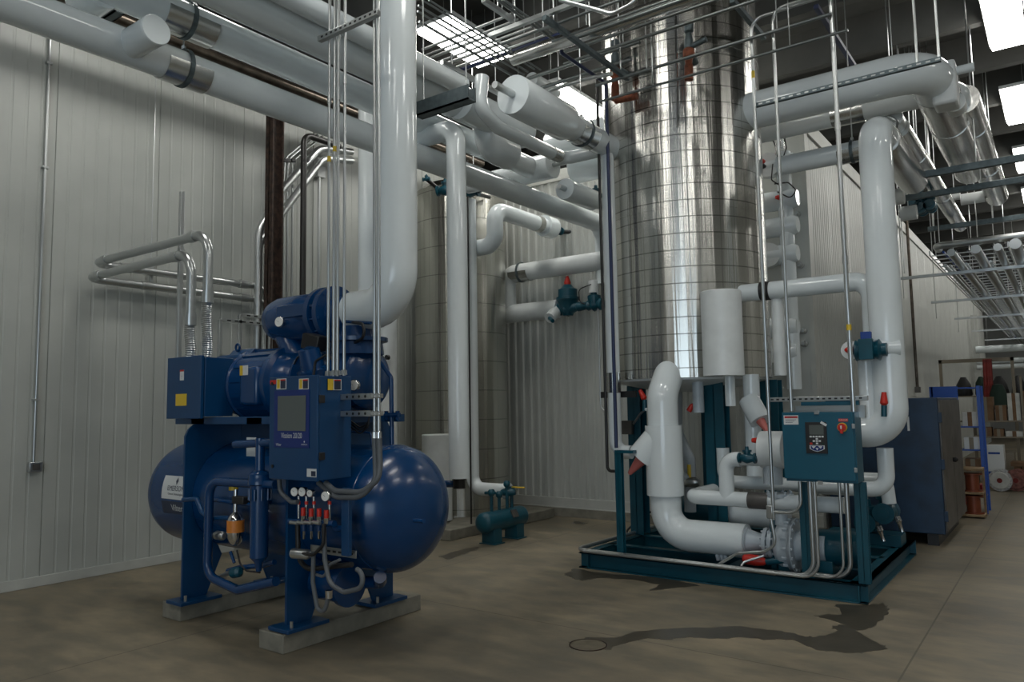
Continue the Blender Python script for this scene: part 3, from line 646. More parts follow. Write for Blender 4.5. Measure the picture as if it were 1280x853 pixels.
# ================================================================== pipework on the left and in the middle
def pipe(name, m, r, pts, label, bend=None, cat='pipe', seg=28, **k):
    return tag(MB().tube(pts, r, r*1.9 if bend is None else bend, seg, n=9, **k).build(name, m, ang=50), label, cat)
def end_cap(o, c, d, r, m='white', L=.02):
    d = Vector(d).normalized(); return MB().lathe([(0, r*1.02), (L*.6, r*1.02), (L, r*.97), (L, 0)], c, d, 32).build('end_cap', m, o)
def collar(o, c, d, r, w, m='alu', name='metal_saddle'):
    d = Vector(d).normalized(); return MB().lathe([(-w/2, r+.001), (-w/2, r+.007), (w/2, r+.007), (w/2, r+.001)], c, d, 32).build(name, m, o)
def hanger(c, d, r, label, w=.32, top=7.3, rods=1, m='galv_dark'):
    """half-round saddle under a pipe, a strap round it and a rod to the roof"""
    c = Vector(c); d = Vector(d).normalized(); t = thing('pipe_hanger', label, 'hanger', c-Vector((0, 0, r+.01)))
    sd = d.cross(Vector((0, 0, 1))).normalized(); mb = MB(); rows = []
    for q in (-w/2, w/2):
        rows.append([mb.bm.verts.new(c+d*q+(sd*math.cos(a)+Vector((0, 0, 1))*math.sin(a))*(r+e)) for e, rng in ((.004, range(13)), (.012, range(12, -1, -1))) for a in [PI+PI*k/12 for k in rng]])
    for k in range(26): mb.face([rows[0][k], rows[0][(k+1) % 26], rows[1][(k+1) % 26], rows[1][k]])
    mb.face(rows[0][::-1]); mb.face(rows[1]); mb.build('saddle', 'alu', t)
    pts = [c+(sd*math.cos(a)+Vector((0, 0, 1))*math.sin(a))*(r+.018) for a in [2*PI*k/24 for k in range(25)]]
    mb = MB(); R = Matrix((d, sd, (0, 0, 1))).transposed()
    for a, b in zip(pts, pts[1:]):
        dd = (b-a); L = dd.length; dd.normalize(); n = d.cross(dd)
        mb.obox((a+b)/2, (L*1.05, .035, .006), Matrix((dd, d, n)).transposed())
    mb.build('strap', m, t)
    MB().cyl(c+Vector((0, 0, r+.02)), (c.x, c.y, top), .006, seg=8).build('rod', 'galv', t)
    MB().cyl(c+Vector((0, 0, r+.015)), c+Vector((0, 0, r+.05)), .018, seg=6).build('nut', 'galv', t)
    return t
TOP = 7.3
# riser into the compressor suction ---------------------------------------
p0 = P(497, 385, y=YC)
ri = wid(25.5, P(495, 200, y=YC)); xr = P(495.5, 200, y=YC).x
zs = P(456, 388, y=YC).z
pipe('insulated_riser', 'white', ri, [(-4.5, YC, ZS), (xr, YC, ZS), (xr, YC, TOP)], 'big glossy white riser bending into the top of the blue compressor', bend=ri*1.75, seg=40)

# pipe A: lowest long pipe beside the left wall -----------------------------
XA = -5.45
def ypipe(x, px, py, w, y0, y1):   # straight pipe running away from the camera through a photo point
    q = P(px, py, x=x); r = wid(w/2, q); return q, r, Vector((x, y0, q.z)), Vector((x, y1, q.z))
q, ra, a, b = ypipe(XA, 300, 112, 42*.93, .6, 1)
yend = along(q, 'y', 'px', 758).y
xv, = [P(757, 300, y=yend).x]
A = pipe('insulated_pipe', 'white', ra, [(XA, .5, q.z), (XA, yend-.1, q.z), (XA, yend-.1, q.z-.9)], 'lowest long white pipe running beside the left wall, with a capped stub')
s = along(Vector((XA, 0, q.z)), 'y', 'px', 158)
st = along(s, 'x', 'px', 194); st.x = max(st.x, XA+.3)
st0 = MB().cyl(s, st, ra*.8, seg=32).build('capped_stub', 'white', A)
end_cap(st0, st, (1, 0, 0), ra*.8)
h = along(Vector((XA, 0, q.z)), 'y', 'px', 229); hanger(h, (0, 1, 0), ra, 'lower of two metal saddle hangers at upper left, on the lowest white pipe', w=.36)
ZA = q.z
# pipe B ---------------------------------------------------------------------
XB = -5.4
q, rb, a, b = ypipe(XB, 400, 97, 36, 0, 0); ZBp = q.z
ye = along(Vector((XB, 0, ZBp)), 'y', 'px', 668).y
B = pipe('insulated_pipe', 'white', rb, [(XB, .4, ZBp), (XB, ye, ZBp)], 'second long white pipe from the left wall, running into a capped cross header')
cH = Vector((XB, ye, ZBp)); eH = along(cH, 'x', 'px', 690); fH = along(cH, 'x', 'px', 652); gH = along(cH, 'x', 'px', 585)
H_ = pipe('insulated_header', 'white', rb*.85, [gH, eH], 'white cross header ending in a capped fat section with a stub, upper middle')
o = MB().cyl(fH, eH, rb*1.25, seg=36).build('fat_section', 'white', H_); end_cap(o, eH, (1, 0, 0), rb*1.25)
MB().cyl(gH+Vector((.1, 0, 0)), (gH.x+.1, gH.y, TOP), .006, seg=8).build('hanger_rod', 'galv', H_)
MB().cyl(eH, eH+Vector((.2, 0, 0)), .032, seg=12).build('stub', 'galv', H_)
h = along(Vector((XB, 0, ZBp)), 'y', 'px', 233); hanger(h, (0, 1, 0), rb, 'upper of two metal saddle hangers at upper left, on the second white pipe', w=.42)
s = along(Vector((XB, 0, ZBp)), 'y', 'px', 130)
MB().cyl((XB, s.y, ZBp-rb*.3), (XB-.32, s.y, ZBp-rb*.3), rb*.95, seg=32).build('capped_stub', 'white', B)
# crossing fat cap (the disc seen end-on) at the end of B
def fat_cap(px, py, wpx, x, L, label, stub=.2, body=None, ydir=1, stubm='galv'):
    """fat insulated end: its disc faces the camera, the body runs back along y"""
    q = P(px, py, x=x); r = wid(wpx/2, q)
    o = tag(MB().lathe([(0, 0), (0, r*.98), (.01, r), (L, r), (L+.01, r*.98), (L+.01, r*.6)], q, (0, 1, 0), 40).build('insulated_end', 'white', ang=50), label, 'pipe')
    if stub: MB().cyl(q+Vector((0, -stub, 0)), q, .035, seg=14).build('stub', stubm, o)
    return o, q, r
# pipe C and D higher up -----------------------------------------------------
XCc = -5.0
q, rc, a, b = ypipe(XCc, 420, 55, 50, 0, 0); ZCp = q.z
e1 = along(Vector((XCc, 0, ZCp)), 'y', 'px', 612)
pipe('insulated_pipe', 'white', rc, [(XCc, .3, ZCp), (XCc, e1.y, ZCp), (XCc, e1.y, ZCp-.32), (XCc, e1.y+.35, ZCp-.32)], 'largest long white pipe across the upper left, highest of the three')
XD = -4.72
q, rd, a, b = ypipe(XD, 540, 88, 24, 0, 0)
e2 = along(Vector((XD, 0, q.z)), 'y', 'px', 578)
pipe('insulated_pipe', 'white', rd, [(XD, .3, q.z), (XD, e2.y, q.z)], 'slim white pipe above the others, passing behind the riser under the ceiling light')
# bare dark lines between A and B
for i, (px, py, w) in enumerate(((340, 100, 12), (340, 115, 15), (340, 88, 14))):
    x = -7.6-.22*i; q = P(px, py, x=x)
    tag(MB().tube([(x, .4, q.z), (x, 9.6, q.z)], wid(w/2, q)).build('bare_pipe', 'darksteel'), 'dark bare steel pipe in the shadow between the white pipes at upper left', 'pipe', 'dark bare pipes along the left wall')
q = P(95, 35, x=-7.2)
for px, lb in ((75, 'first'), (113, 'second')):
    s = along(Vector((-7.3, 0, q.z+.15)), 'y', 'px', px)
# dark cross channels carrying the pipes
def xchannel(px0, px1, py0, y, label, h=.1, m='galv_dark', name='support_channel', d=.08, hang=True):
    a = P(px0, py0, y=y); b = along(a, 'x', 'px', px1)
    o = MB().box(a.x, b.x, y-d/2, y+d/2, a.z-h/2, a.z-h/2+.012).box(a.x, b.x, y-d/2, y-d/2+.012, a.z-h/2, a.z+h/2).box(a.x, b.x, y+d/2-.012, y+d/2, a.z-h/2, a.z+h/2).build(name, m)
    tag(o, label, 'channel')
    if hang:
        for x in (a.x+.06, b.x-.06): MB().cyl((x, y, a.z), (x, y, TOP), .006, seg=8).build('hanger_rod', 'galv', o)
    return o
xchannel(100, 150, 40, 2.9, 'short dark cross channel behind the lowest white pipe at far upper left', h=.12)
xchannel(523, 590, 139, 4.55, 'dark steel cross channel beside the big white riser, under the ceiling light', h=.12, d=.1)
# vertical drop with top elbow
YV = 5.85
vx = P(571, 300, y=YV); rv = wid(12.5, vx)
zt = P(560, 163, y=YV).z
zb = P(573, 598, y=YV).z
V2 = pipe('insulated_drop_pipe', 'white', rv, [(P(503, 176, y=YV).x, YV, zt), (vx.x, YV, zt), (vx.x, YV, zb)], 'tall white vertical pipe before the aluminium clad tank, cut off above the floor', bend=rv*1.5)
MB().cyl((vx.x, YV, zb), (vx.x, YV, zb-.1), rv*.6, seg=20).build('bare_end', 'blackpipe', V2)
MB().cyl((vx.x, YV, zb-.06), (vx.x-.2, YV-.05, zb-.06), .035, seg=12).build('blue_valve', 'blue', V2)
h = P(560, 150, y=YV)
tag(MB().box(vx.x-.08, vx.x-.02, YV-.03, YV+.03, zt+rv+.01, zt+rv+.13).cyl((vx.x-.05, YV, zt+rv), (vx.x-.05, YV, TOP), .008, seg=8).cyl((vx.x-.13, YV, zt+rv+.09), (vx.x+.05, YV, zt+rv+.09), .022, seg=10).build('pipe_clamp', 'galv'), 'small metal clamp and rod above the elbow of the tall vertical pipe', 'clamp')
q = path(P(587, 250, y=8.12), ('z', 'py', 611), ('x', 'px', 631))
pipe('insulated_drop_pipe', 'white', wid(8, q[0]), [q[0], q[1], q[2]], 'slim white vertical pipe half hidden behind the tall one, turning right at the floor')
end_cap(bpy.context.scene.objects[-1] if False else MB().cyl(q[2], q[2]+Vector((.06, 0, 0)), wid(10, q[2]), seg=24).build('insulated_elbow', 'white'), q[2]+Vector((.05, 0, 0)), (1, 0, 0), wid(10, q[2])); tag(bpy.data.objects['insulated_elbow'], 'round white pipe end beside the small green vessel', 'pipe')
q = path(P(584, 200, y=8.0), ('z', 'v', .14)); tag(MB().cyl(q[0], q[1], .012, seg=10).build('thin_line', 'blackpipe'), 'thin black vertical line right of the tall white vertical pipe', 'pipe')
# two white columns behind the compressor
q = path(P(460, 138, y=6.4), ('z', 'v', 0.)); pipe('insulated_drop_pipe', 'white', wid(12, q[0]), q, 'white vertical pipe directly left of the big riser, behind the compressor')
q = path(P(485, 392, y=6.6), ('z', 'v', 0.)); o = pipe('insulated_drop_pipe', 'white_dull', wid(11, q[0]), [q[0]+Vector((0, 0, .3)), q[1]], 'matt white vertical pipe behind the riser elbow with a small round plug')
k = P(485, 447, y=6.6-wid(11, q[0])); MB().cyl(k+Vector((0, .01, 0)), k+Vector((0, -.03, 0)), .03, seg=14).build('plug', 'black', o)

# ================================================================== middle cluster of capped white pipes
o, c, r = fat_cap(641, 118, 50, -4.05, .9, 'fattest white capped pipe end with a grey stub, high in the middle', stub=.28)
zf, xf = c.z, c.x
e = along(c, 'y', 'px', 790)
m = pipe('insulated_pipe', 'white', r*.72, [c+Vector((0, .85, 0)), Vector((xf, 7.9, zf))], 'white pipe leading from the fattest capped end back to the tall steel tank')
hx = along(c, 'y', 'px', 727); hanger(hx, (0, 1, 0), r*.74, 'metal saddle hanger round the pipe to the tall steel tank', w=.34)
# slim pipe with a swan neck, running back under the fat end
q0 = P(597, 135, x=-4.6)
r = wid(9, q0)
l = along(P(620, 158, x=-4.6), 'y', 'px', 700)
s0 = P(622, 159, x=-4.6)
l = along(s0, 'y', 'px', 706)
dn = along(l, 'x', 'px', 759)
btm = along(dn, 'z', 'py', 565)
XSK = along(btm, 'x', 'px', 790)
XW_ = pipe('insulated_drop_pipe', 'white', r, [s0+Vector((0, -.25, .45)), s0+Vector((0, -.3, .12)), s0, l, dn, btm, XSK], 'slim white pipe running back, then dropping left of the tall steel tank', bend=r*1.8)
collar(XW_, along(s0, 'y', 'px', 694), (0, 1, 0), r, .16)
k = P(764, 480, y=dn.y); MB().lathe([(0, r+.004), (.22, r+.004)], (dn.x, dn.y, k.z-.1), (0, 0, 1), 20).build('chrome_sleeve', 'chrome', XW_)
SLIM = dn
# lower fat caps
o, c, r = fat_cap(706, 236, 27, -5.0, .7, 'lower right of two white capped pipe ends side by side in the middle', stub=.14)
pipe('insulated_pipe', 'white', r*.6, [c+Vector((0, .65, 0)), c+Vector((0, 1.9, 0)), c+Vector((.9, 1.9, 0))], 'white pipe behind the lower right capped end, turning toward the tall steel tank')
# white bulk between: horizontal pipe behind, running to the tank
for (px0, py0, px1, y, w, lb) in ((718, 212, 778, 9.0, 36, 'white cross pipe end between the capped ends and the tall steel tank'), (690, 185, 775, 8.5, 40, 'white insulated pipe entering the left side of the tall steel tank')):
    a = P(px0, py0, y=y); b = along(a, 'x', 'px', px1); pipe('insulated_header', 'white', wid(w/2, a), [a, b], lb)
a = P(575, 128, x=-4.9); pipe('insulated_header', 'white', wid(21, a), [a, along(a, 'y', 'px', 655)], 'white fat pipe section behind the dark cross channel, beside the swan neck')
a = P(655, 98, x=-4.6); o, c, r = fat_cap(664, 100, 20, -4.9, .5, 'small white capped end just above and behind the fattest one', stub=0)
# wall loop left: tank -> elbow -> run back with valves
y = 8.3
a = P(588, 312, y=y); b = along(a, 'x', 'px', 619); c = along(b, 'z', 'py', 262); d = along(c, 'y', 'px', 690); r = wid(10.5, c)
o = pipe('insulated_pipe', 'white', r, [a, b, c, d], 'bright white looped pipe at the right top of the aluminium clad tank', bend=r*1.5)
MB().cyl(d-Vector((0, .25, 0)), d, r*1.4, seg=28).build('fat_end', 'white', o); collar(o, along(c, 'y', 'px', 672), (0, 1, 0), r, .12)
def valve(p, d, s, label, m='teal', wheel=None, body=None):
    """globe valve: flanged body along d, bonnet and stem upward"""
    d = Vector(d).normalized(); p = Vector(p)
    t = thing('valve', label, 'valve', p-Vector((0, 0, s)))
    MB().lathe([(-1.7*s, .45*s), (-1.5*s, .45*s), (-1.5*s, .9*s), (-1.2*s, .9*s), (-1.15*s, .55*s), (-.6*s, .75*s), (0, .95*s), (.6*s, .75*s), (1.15*s, .55*s), (1.2*s, .9*s), (1.5*s, .9*s), (1.5*s, .45*s), (1.7*s, .45*s)], p, d, 24).build('body', m, t)
    MB().lathe([(.4*s, .6*s), (1.1*s, .6*s), (1.1*s, .8*s), (1.4*s, .8*s), (1.4*s, .35*s), (2.0*s, .3*s), (2.0*s, 0)], p, (0, 0, 1), 20).build('bonnet', m, t)
    MB().cyl(p+Vector((0, 0, 2.0*s)), p+Vector((0, 0, 2.7*s)), .12*s, .08*s, seg=10).build('stem', wheel or 'galv', t)
    if wheel: MB().lathe([(2.2*s, .2*s), (2.4*s, .35*s), (3.0*s, .2*s), (3.1*s, 0)], p, (0, 0, 1), 12).build('cap', wheel, t)
    return t
valve(d+Vector((0, .16, 0)), (0, 1, 0), .07, 'green valve on the end of the bright looped pipe, upper middle', m='teal')
tag(MB().cyl(d+Vector((0, .3, 0)), d+Vector((.25, .45, -.02)), .035, seg=12).build('small_valve', 'black'), 'black valve cap beyond the bright looped pipe', 'valve')
# lower loop on the back wall
y = 9.7
a = P(760, 325, y=y); b = along(a, 'x', 'px', 634); c = along(b, 'z', 'py', 393); d = along(c, 'x', 'px', 698); r = wid(11, c)
o = pipe('insulated_pipe', 'white_dull', r, [a, b, c], 'long white pipe in front of the ribbed back wall, passing through a ring hanger', bend=r*1.4)
hanger(along(b, 'x', 'px', 652), (1, 0, 0), r, 'ring hanger with metal saddle before the ribbed back wall', w=.35)
a2 = along(c, 'x', 'px', 606)
o = pipe('insulated_pipe', 'white_dull', r*1.02, [a2, d], 'short lower white pipe from the aluminium clad tank to the green valve')
end_cap(o, d, (1, 0, 0), r)
tt = P(687, 398, y=y-.25); MB().cyl(Vector((tt.x, y, c.z)), tt, r*.6, seg=20).build('tee_stub', 'white_dull', o); MB().cyl(tt, tt+Vector((.12, -.1, -.06)), .03, seg=10).build('small_valve', 'teal', o)
vv = along(d, 'x', 'px', 710)
t = thing('control_valve', 'large green control valve with a red cap before the ribbed back wall', 'valve', vv-Vector((0, 0, .2)))
s = wid(10, vv)
MB().lathe([(-1.3*s, .8*s), (-1.0*s, .9*s), (-.5*s, .8*s), (0, 1.1*s), (.6*s, .8*s), (1.4*s, .5*s), (1.5*s, .6*s), (1.7*s, .6*s), (3.0*s, .4*s), (3.4*s, .4*s)], vv, (1, 0, 0), 24).build('body', 'teal', t)
MB().lathe([(-1.0*s, .6*s), (0, 1.1*s), (.8*s, 1.25*s), (1.0*s, 1.45*s), (1.3*s, 1.45*s), (1.35*s, 1.2*s), (2.3*s, 1.2*s), (2.5*s, .8*s), (2.9*s, .5*s), (2.9*s, 0)], vv, (0, 0, 1), 24).build('bonnet', 'teal', t)
MB().lathe([(2.9*s, .4*s), (3.2*s, .45*s), (4.0*s, .15*s), (4.0*s, 0)], vv, (0, 0, 1), 14).build('cap', 'red', t)
w2 = along(vv, 'x', 'px', 743)
t = thing('solenoid_valve', 'smaller green solenoid valve with a grey coil, right of the red capped valve', 'valve', w2-Vector((0, 0, .15)))
MB().lathe([(-.15, .05), (-.1, .08), (-.05, .06), (0, .1), (.06, .06), (.1, .09), (.14, .09), (.16, .05)], w2, (1, 0, 0), 20).build('body', 'teal', t)
MB().lathe([(0, .08), (.1, .1), (.14, .1), (.16, .05), (.18, .05)], w2, (0, 0, 1), 20).build('bonnet', 'teal', t)
MB().lathe([(.18, .08), (.36, .08), (.37, .06), (.37, 0)], w2, (0, 0, 1), 20).build('coil', 'label', t)
MB().tube([w2+Vector((0, -.08, .3)), w2+Vector((-.22, -.08, .25)), w2+Vector((-.22, -.06, .05)), w2+Vector((-.05, -.06, 0))], .008, .08).build('pilot_line', 'black', t)
for (px, py, y, lb) in ((557, 238, 8.0, 'green valve cluster above the aluminium clad tank, left of the vertical pipe'), (588, 240, 8.0, 'green valve cluster above the aluminium clad tank, right of the vertical pipe'), (533, 224, 8.0, 'small teal valve by the big riser, above the aluminium clad tank'), (745, 247, 9.0, 'dark teal valve by the left edge of the tall steel tank'), (732, 276, 9.4, 'little dark valve hanging before the back wall under the lowest white pipe')):
    small = lb.startswith(('small', 'little')); p_ = P(px, py, y=y); v_ = valve(p_, (1, .3, 0), .035 if small else .085, lb, m='teal')
    MB().cyl(p_, Vector((T2.x*.25+p_.x*.75, 8.75, 4.85)) if px < 700 else p_+Vector((0, YB-p_.y, 0)), .03 if px < 700 else .02, seg=10).build('branch_pipe', 'blackpipe', v_)
    if not small: MB().cyl(p_+Vector((.12, 0, 0)), p_+Vector((.28, .1, .02)), .035, seg=10).build('end_cap', 'black', v_)
a = P(538, 247, y=8.0); _a, _b = P(520, 262, y=8.5), P(548, 240, y=8.4)
tag(MB().tube([Vector((_a.x, 8.6, 5.0)), _a, _b], wid(9, a), .15, 24).build('insulated_pipe', 'white'), 'short white pipe end on the top of the aluminium clad tank', 'pipe')

# small green vessel on the floor ---------------------------------------------
vx_, vz = -5.95, .27
t = thing('oil_pot', 'small dark green horizontal vessel on feet standing on the floor', 'vessel', (vx_, 7.85, 0))
R_ = .13
MB().lathe([(-.46+.08*(1-math.cos(a)), R_*math.sin(a)) for a in [PI/2*k/8 for k in range(9)]]+[(.38+.08*math.sin(a), R_*math.cos(a)) for a in [PI/2*k/8 for k in range(9)]], (vx_, 7.85, vz), (0, 1, 0), 36).build('shell', 'teal', t)
for yy in (7.62, 8.1): MB().box(vx_-.1, vx_+.1, yy-.08, yy+.08, 0, vz-.06).box(vx_-.13, vx_+.13, yy-.1, yy+.1, 0, .012).build('foot', 'teal', t, bevel=.004)
for i, (yy, hh) in enumerate(((7.62, .2), (7.78, .16), (7.95, .28), (8.05, .2))):
    MB().cyl((vx_, yy, vz+.1), (vx_, yy, vz+.12+hh), .022, seg=10).lathe([(0, .03), (.02, .045), (.06, .045), (.08, .03)], (vx_, yy, vz+.12+hh), (0, 0, 1), 12).build('nozzle', 'teal', t)
MB().cyl((vx_-.1, 7.62, .62), (vx_+.06, 7.62, .63), .02, seg=8).build('valve_arm', 'teal', t)
MB().lathe([(-.1, .03), (-.06, .05), (.06, .05), (.1, .03)], (vx_, 7.98, .60), (1, .3, 0), 14).build('ball_valve', 'teal', t)
MB().box(vx_+.05, vx_+.25, 7.98, 8.01, .66, .675).build('lever', 'yellow', t, bevel=.003)
MB().obox((vx_+.12, 7.95, vz+.07), (.012, .12, .1), Matrix.Rotation(-.5, 3, 'Y')).build('nameplate', 'greydoor', t)

# ================================================================== left wall services
XW = XL+.03
q = path(P(42, 578, x=XW), ('z', 'v', 5.7))
o = tag(MB().cyl(q[0], q[1], .014, seg=10).build('conduit', 'galv'), 'thin vertical conduit alone on the left wall, down to the socket box', 'conduit')
for py in (75, 208, 500): zz = P(50, py, x=XW).z; MB().box(XL+.0, XW+.018, q[0].y-.03, q[0].y+.03, zz-.012, zz+.012).build('clip', 'galv', o, bevel=.002)
c = P(42, 584, x=XL); tag(MB().box(XL+.002, XL+.06, c.y-.06, c.y+.06, c.z-.05, c.z+.05).build('socket_box', 'galv', bevel=.006), 'small square socket box on the left wall', 'box')
MB().box(XL+.06, XL+.063, c.y-.035, c.y+.035, c.z-.03, c.z+.03).build('cover_plate', 'greydoor', bpy.data.objects['socket_box'])
# silver conduits that leave the terminal box, reach the wall and run along it
XH = -8.22
def big_conduit(start, pts, label, r=.04):
    p = start; out = [p]
    for st in pts: p = along(p, *st) if isinstance(st, tuple) else st; out.append(p)
    out2 = [out[0]]+out[1:]
    o = tag(MB().tube(out2[1:], r, .17, 20, n=9).build('large_conduit', 'galv', ang=50), label, 'conduit')
    return o, out2
def flex(a, b, r, parent):
    n = int((b-a).length/.018); mb = MB(); pts = []; rs = []
    for k in range(n*2+1):
        f = k/(2*n); pts.append(a+(b-a)*f+Vector((0.012*math.sin(f*PI*2), 0, 0))); rs.append(r if k % 2 else r*.88)
    return mb.sweep(pts, rs, 18).build('flexible_section', 'galv', parent)
yb1, yb2 = 3.72, 3.66
for i, (pb, ptop, corner, yy, zend, lb) in enumerate((((258, 447), (262, 372), 299, yb1, 350, 'outer'), ((237, 447), (243, 400), 324, yb2, 367, 'inner'))):
    s = P(*pb, y=yy); s.z = 2.165
    m_ = along(s, 'z', 'py', ptop[1]); c_ = along(s, 'z', 'py', corner-8)
    w_ = along(c_, 'x', 'v', XH); e_ = along(w_, 'y', 'px', 334); dd = along(e_, 'z', 'v', 1.9)
    o = tag(MB().tube([m_, c_, w_, e_, dd], .042, .2, 20, n=10).build('large_conduit', 'galv', ang=50), lb+' of two fat silver conduits curving from the blue terminal box to the left wall', 'conduit')
    flex(s, m_, .046, o)
    for c, d, w in ((m_, (0, 0, 1), .1), (c_+Vector((-.25, 0, 0)), (1, 0, 0), .09), (w_+Vector((.3, 0, 0)), (1, 0, 0), .09), (w_+Vector((0, .35+.3*i, 0)), (0, 1, 0), .12), (e_+Vector((0, -.35, 0)), (0, 1, 0), .12)): collar(o, c, d, .043, w, 'galv', 'coupling')
q = P(190, 325, x=-8.28); tag(MB().box(-8.32, -8.28, q.y-.02, q.y+.02, P(190, 362, x=-8.28).z, q.z).cyl((-8.3, q.y, q.z-.01), (-8.3, q.y, 7.33), .005, seg=6).build('conduit_hanger', 'galv'), 'strut piece on a thin rod holding the fat conduits at the left wall', 'hanger')
# strut frames behind the motor
for (a, b, c_, d_, lb) in ((275, 330, 397, 445, 'left'), (300, 338, 391, 448, 'right')):
    q0, q1 = P(a, c_+3, x=-7.9), P(b, c_+6, x=-7.9); z1 = q0.z; zl = P(a, 440, x=-7.9).z
    t = thing('slotted_frame', lb+' of two slotted strut frames standing behind the blue motor', 'frame', (-7.9, q0.y, 0), None)
    for yy in (q0.y, q1.y): MB().box(-7.92, -7.88, yy-.02, yy+.02, 0, z1).build('upright', 'galv', t, bevel=.002)
    for zz in (z1, z1-.42): MB().box(-7.92, -7.88, q0.y, q1.y, zz-.02, zz+.02).build('rail', 'galv', t, bevel=.002)
    for k in range(7): MB().box(-7.8805, -7.879, q0.y+.08+.1*k, q0.y+.13+.1*k, z1-.008, z1+.008).build('slot', 'black', t) if q0.y+.13+.1*k < q1.y else None
# rusty column and black pipe
q = path(P(344, 150, x=-7.95), ('z', 'v', 0)); y_ = q[0].y; w = wid(7.5, q[0])
hbeam(MB(), -7.95, y_, w*2, w*2.2, 0, 5.6, .02).build('steel_column', 'rust', bevel=.003)
tag(bpy.data.objects['steel_column'], 'dark rusty steel column standing by the left wall behind the compressor', 'column')
q = P(380, 168, x=-7.8); r = wid(3.8, q)
tag(MB().tube([(-7.8, q.y+.6, q.z), (-7.8, q.y, q.z), (-7.8, q.y, 0)], r, r*3).build('black_pipe', 'blackpipe'), 'black vertical pipe with a top elbow, right of the rusty column', 'pipe')
for i, px in enumerate((355.5, 360, 366)):
    q = P(px, 200, x=-8.2); o = tag(MB().tube([(-8.2, q.y+.5, 5.55), (-8.2, q.y, 5.05), (-8.2, q.y, .3)], .016, .2, 10).build('conduit', 'galv'), 'one of three thin conduits on the left wall between rusty column and black pipe', 'conduit', 'three conduits right of the rusty column')
    zc = P(px, 201, x=-8.2).z; MB().box(-8.22, -8.17, q.y-.03, q.y+.03, zc-.02, zc+.02).build('clamp', 'black', o)
for i, (a, b, c, d) in enumerate((((334, 262), (352, 238), (400, 185), (440, 180)), ((334, 278), (356, 262), (404, 198), (440, 190)))):
    x = -8.1; q = [P(*a, x=x), P(*b, x=x), P(*c, x=x), P(*d, x=x)]
    tag(MB().tube([Vector((x, q[0].y-.12, .3)), Vector((x, q[0].y-.12, q[0].z-.3)), q[1], q[2], Vector((x, q[3].y, q[2].z+.1))], wid(4.6, q[1]), .3, 16).build('large_conduit', 'galv'), ['upper', 'lower'][i]+' of two diagonal silver conduits rising right of the rusty column', 'conduit')
q = P(401, 215, x=-8.3); tag(MB().box(-8.36, -8.28, q.y-.07, q.y+.07, q.z-.08, q.z+.08).build('junction_box', 'label', bevel=.006), 'small pale junction box on the wall right of the black pipe', 'box')
for px0, dz in ((400, 1), (401, -1)):
    q2 = P(px0-2, 217, x=-8.3); tag(MB().cyl((-8.3, q2.y, q.z+.08*dz), (-8.3, q2.y, 5.4 if dz > 0 else 1.0), .018, seg=10).build('conduit', 'galv'), 'thin conduit '+('above' if dz > 0 else 'below')+' the small pale junction box', 'conduit')
q = P(451, 190, x=-8.365); tag(MB().tube([q, P(461, 215, x=-8.365), P(462, 320, x=-8.365), P(464, 350, x=-8.365)], .01, .2, 8).build('cable', 'black'), 'black cable hanging on the wall left of the white vertical pipe', 'cable')

# black and blue thin lines at the left of the tall tank -------------------------
yk = SLIM.y-.12
q = path(P(746, 95, y=yk), ('z', 'py', 589), ('x', 'px', 776))
tag(MB().tube(q, wid(1.9, q[0]), .05, 12).build('black_pipe', 'blackpipe'), 'thin black vertical pipe left of the tall steel tank', 'pipe')
q = path(P(701, 42, x=along(P(757, 107, y=yk-.05), 'x', 'd', 0).x-.0), ('z', 'py', 66), ('y', 'px', 757.5))
yq = q[-1].y; e = along(q[-1], 'z', 'py', 560)
yy0 = q[0].y
lft = along(q[0], 'x', 'px', 575)
tag(MB().tube([lft, q[0], q[1], q[2], e], wid(2.2, q[-1]), .04, 12).build('dark_blue_pipe', 'bluepipe'), 'thin dark blue pipe running overhead then dropping beside the white pipe at the tall tank', 'pipe')
a = P(752, 494, y=SLIM.y+.1); tag(MB().box(a.x, P(790, 494, y=SLIM.y).x, SLIM.y+.08, SLIM.y+.12, a.z-.035, a.z+.035).build('steel_bracket', 'black'), 'black horizontal arm holding the vertical pipes at the left tank leg', 'bracket')
q = path(P(748, 400, y=9.7), ('z', 'py', 515), ('x', 'px', 760)); tag(MB().tube([q[0]+Vector((0, 0, 1.0)), q[1], q[2]], .015, .12, 10).build('conduit', 'galv'), 'thin silver conduit on the back wall left of the tall steel tank', 'conduit')
# ================================================================== teal pump skid
SX0, SX1, SY0, SY1, SH = -4.28, -1.46, 6.97, 9.5, .16
skid = thing('pump_skid', 'teal steel skid frame under the tall tank with pipes, pump and control panel posts', 'skid', (-2.87, 8.2, 0))
def cbeam(x0, x1, y0, y1, ax, out, z0=.0, z1=SH, w=.09, tk=.012):
    mb = MB()
    if ax == 'x':
        yo = y0; s = -1 if out < 0 else 1
        mb.box(x0, x1, min(yo, yo-s*tk), max(yo, yo-s*tk), z0, z1); a, b = min(yo-s*tk, yo+s*w), max(yo-s*tk, yo+s*w)
        mb.box(x0, x1, a, b, z0, z0+tk).box(x0, x1, a, b, z1-tk, z1)
    else:
        xo = x0; s = -1 if out < 0 else 1
        mb.box(min(xo, xo-s*tk), max(xo, xo-s*tk), y0, y1, z0, z1); a, b = min(xo-s*tk, xo+s*w), max(xo-s*tk, xo+s*w)
        mb.box(a, b, y0, y1, z0, z0+tk).box(a, b, y0, y1, z1-tk, z1)
    return mb
cbeam(SX0, SX1, SY0+.05, 0, 'x', -1, w=.05).box(SX0, SX1, SY0, SY0+.14, SH-.012, SH).build('front_beam', 'teal', skid, bevel=.002)
cbeam(SX0, SX1, SY1, 0, 'x', -1).build('rear_beam', 'teal', skid, bevel=.002)
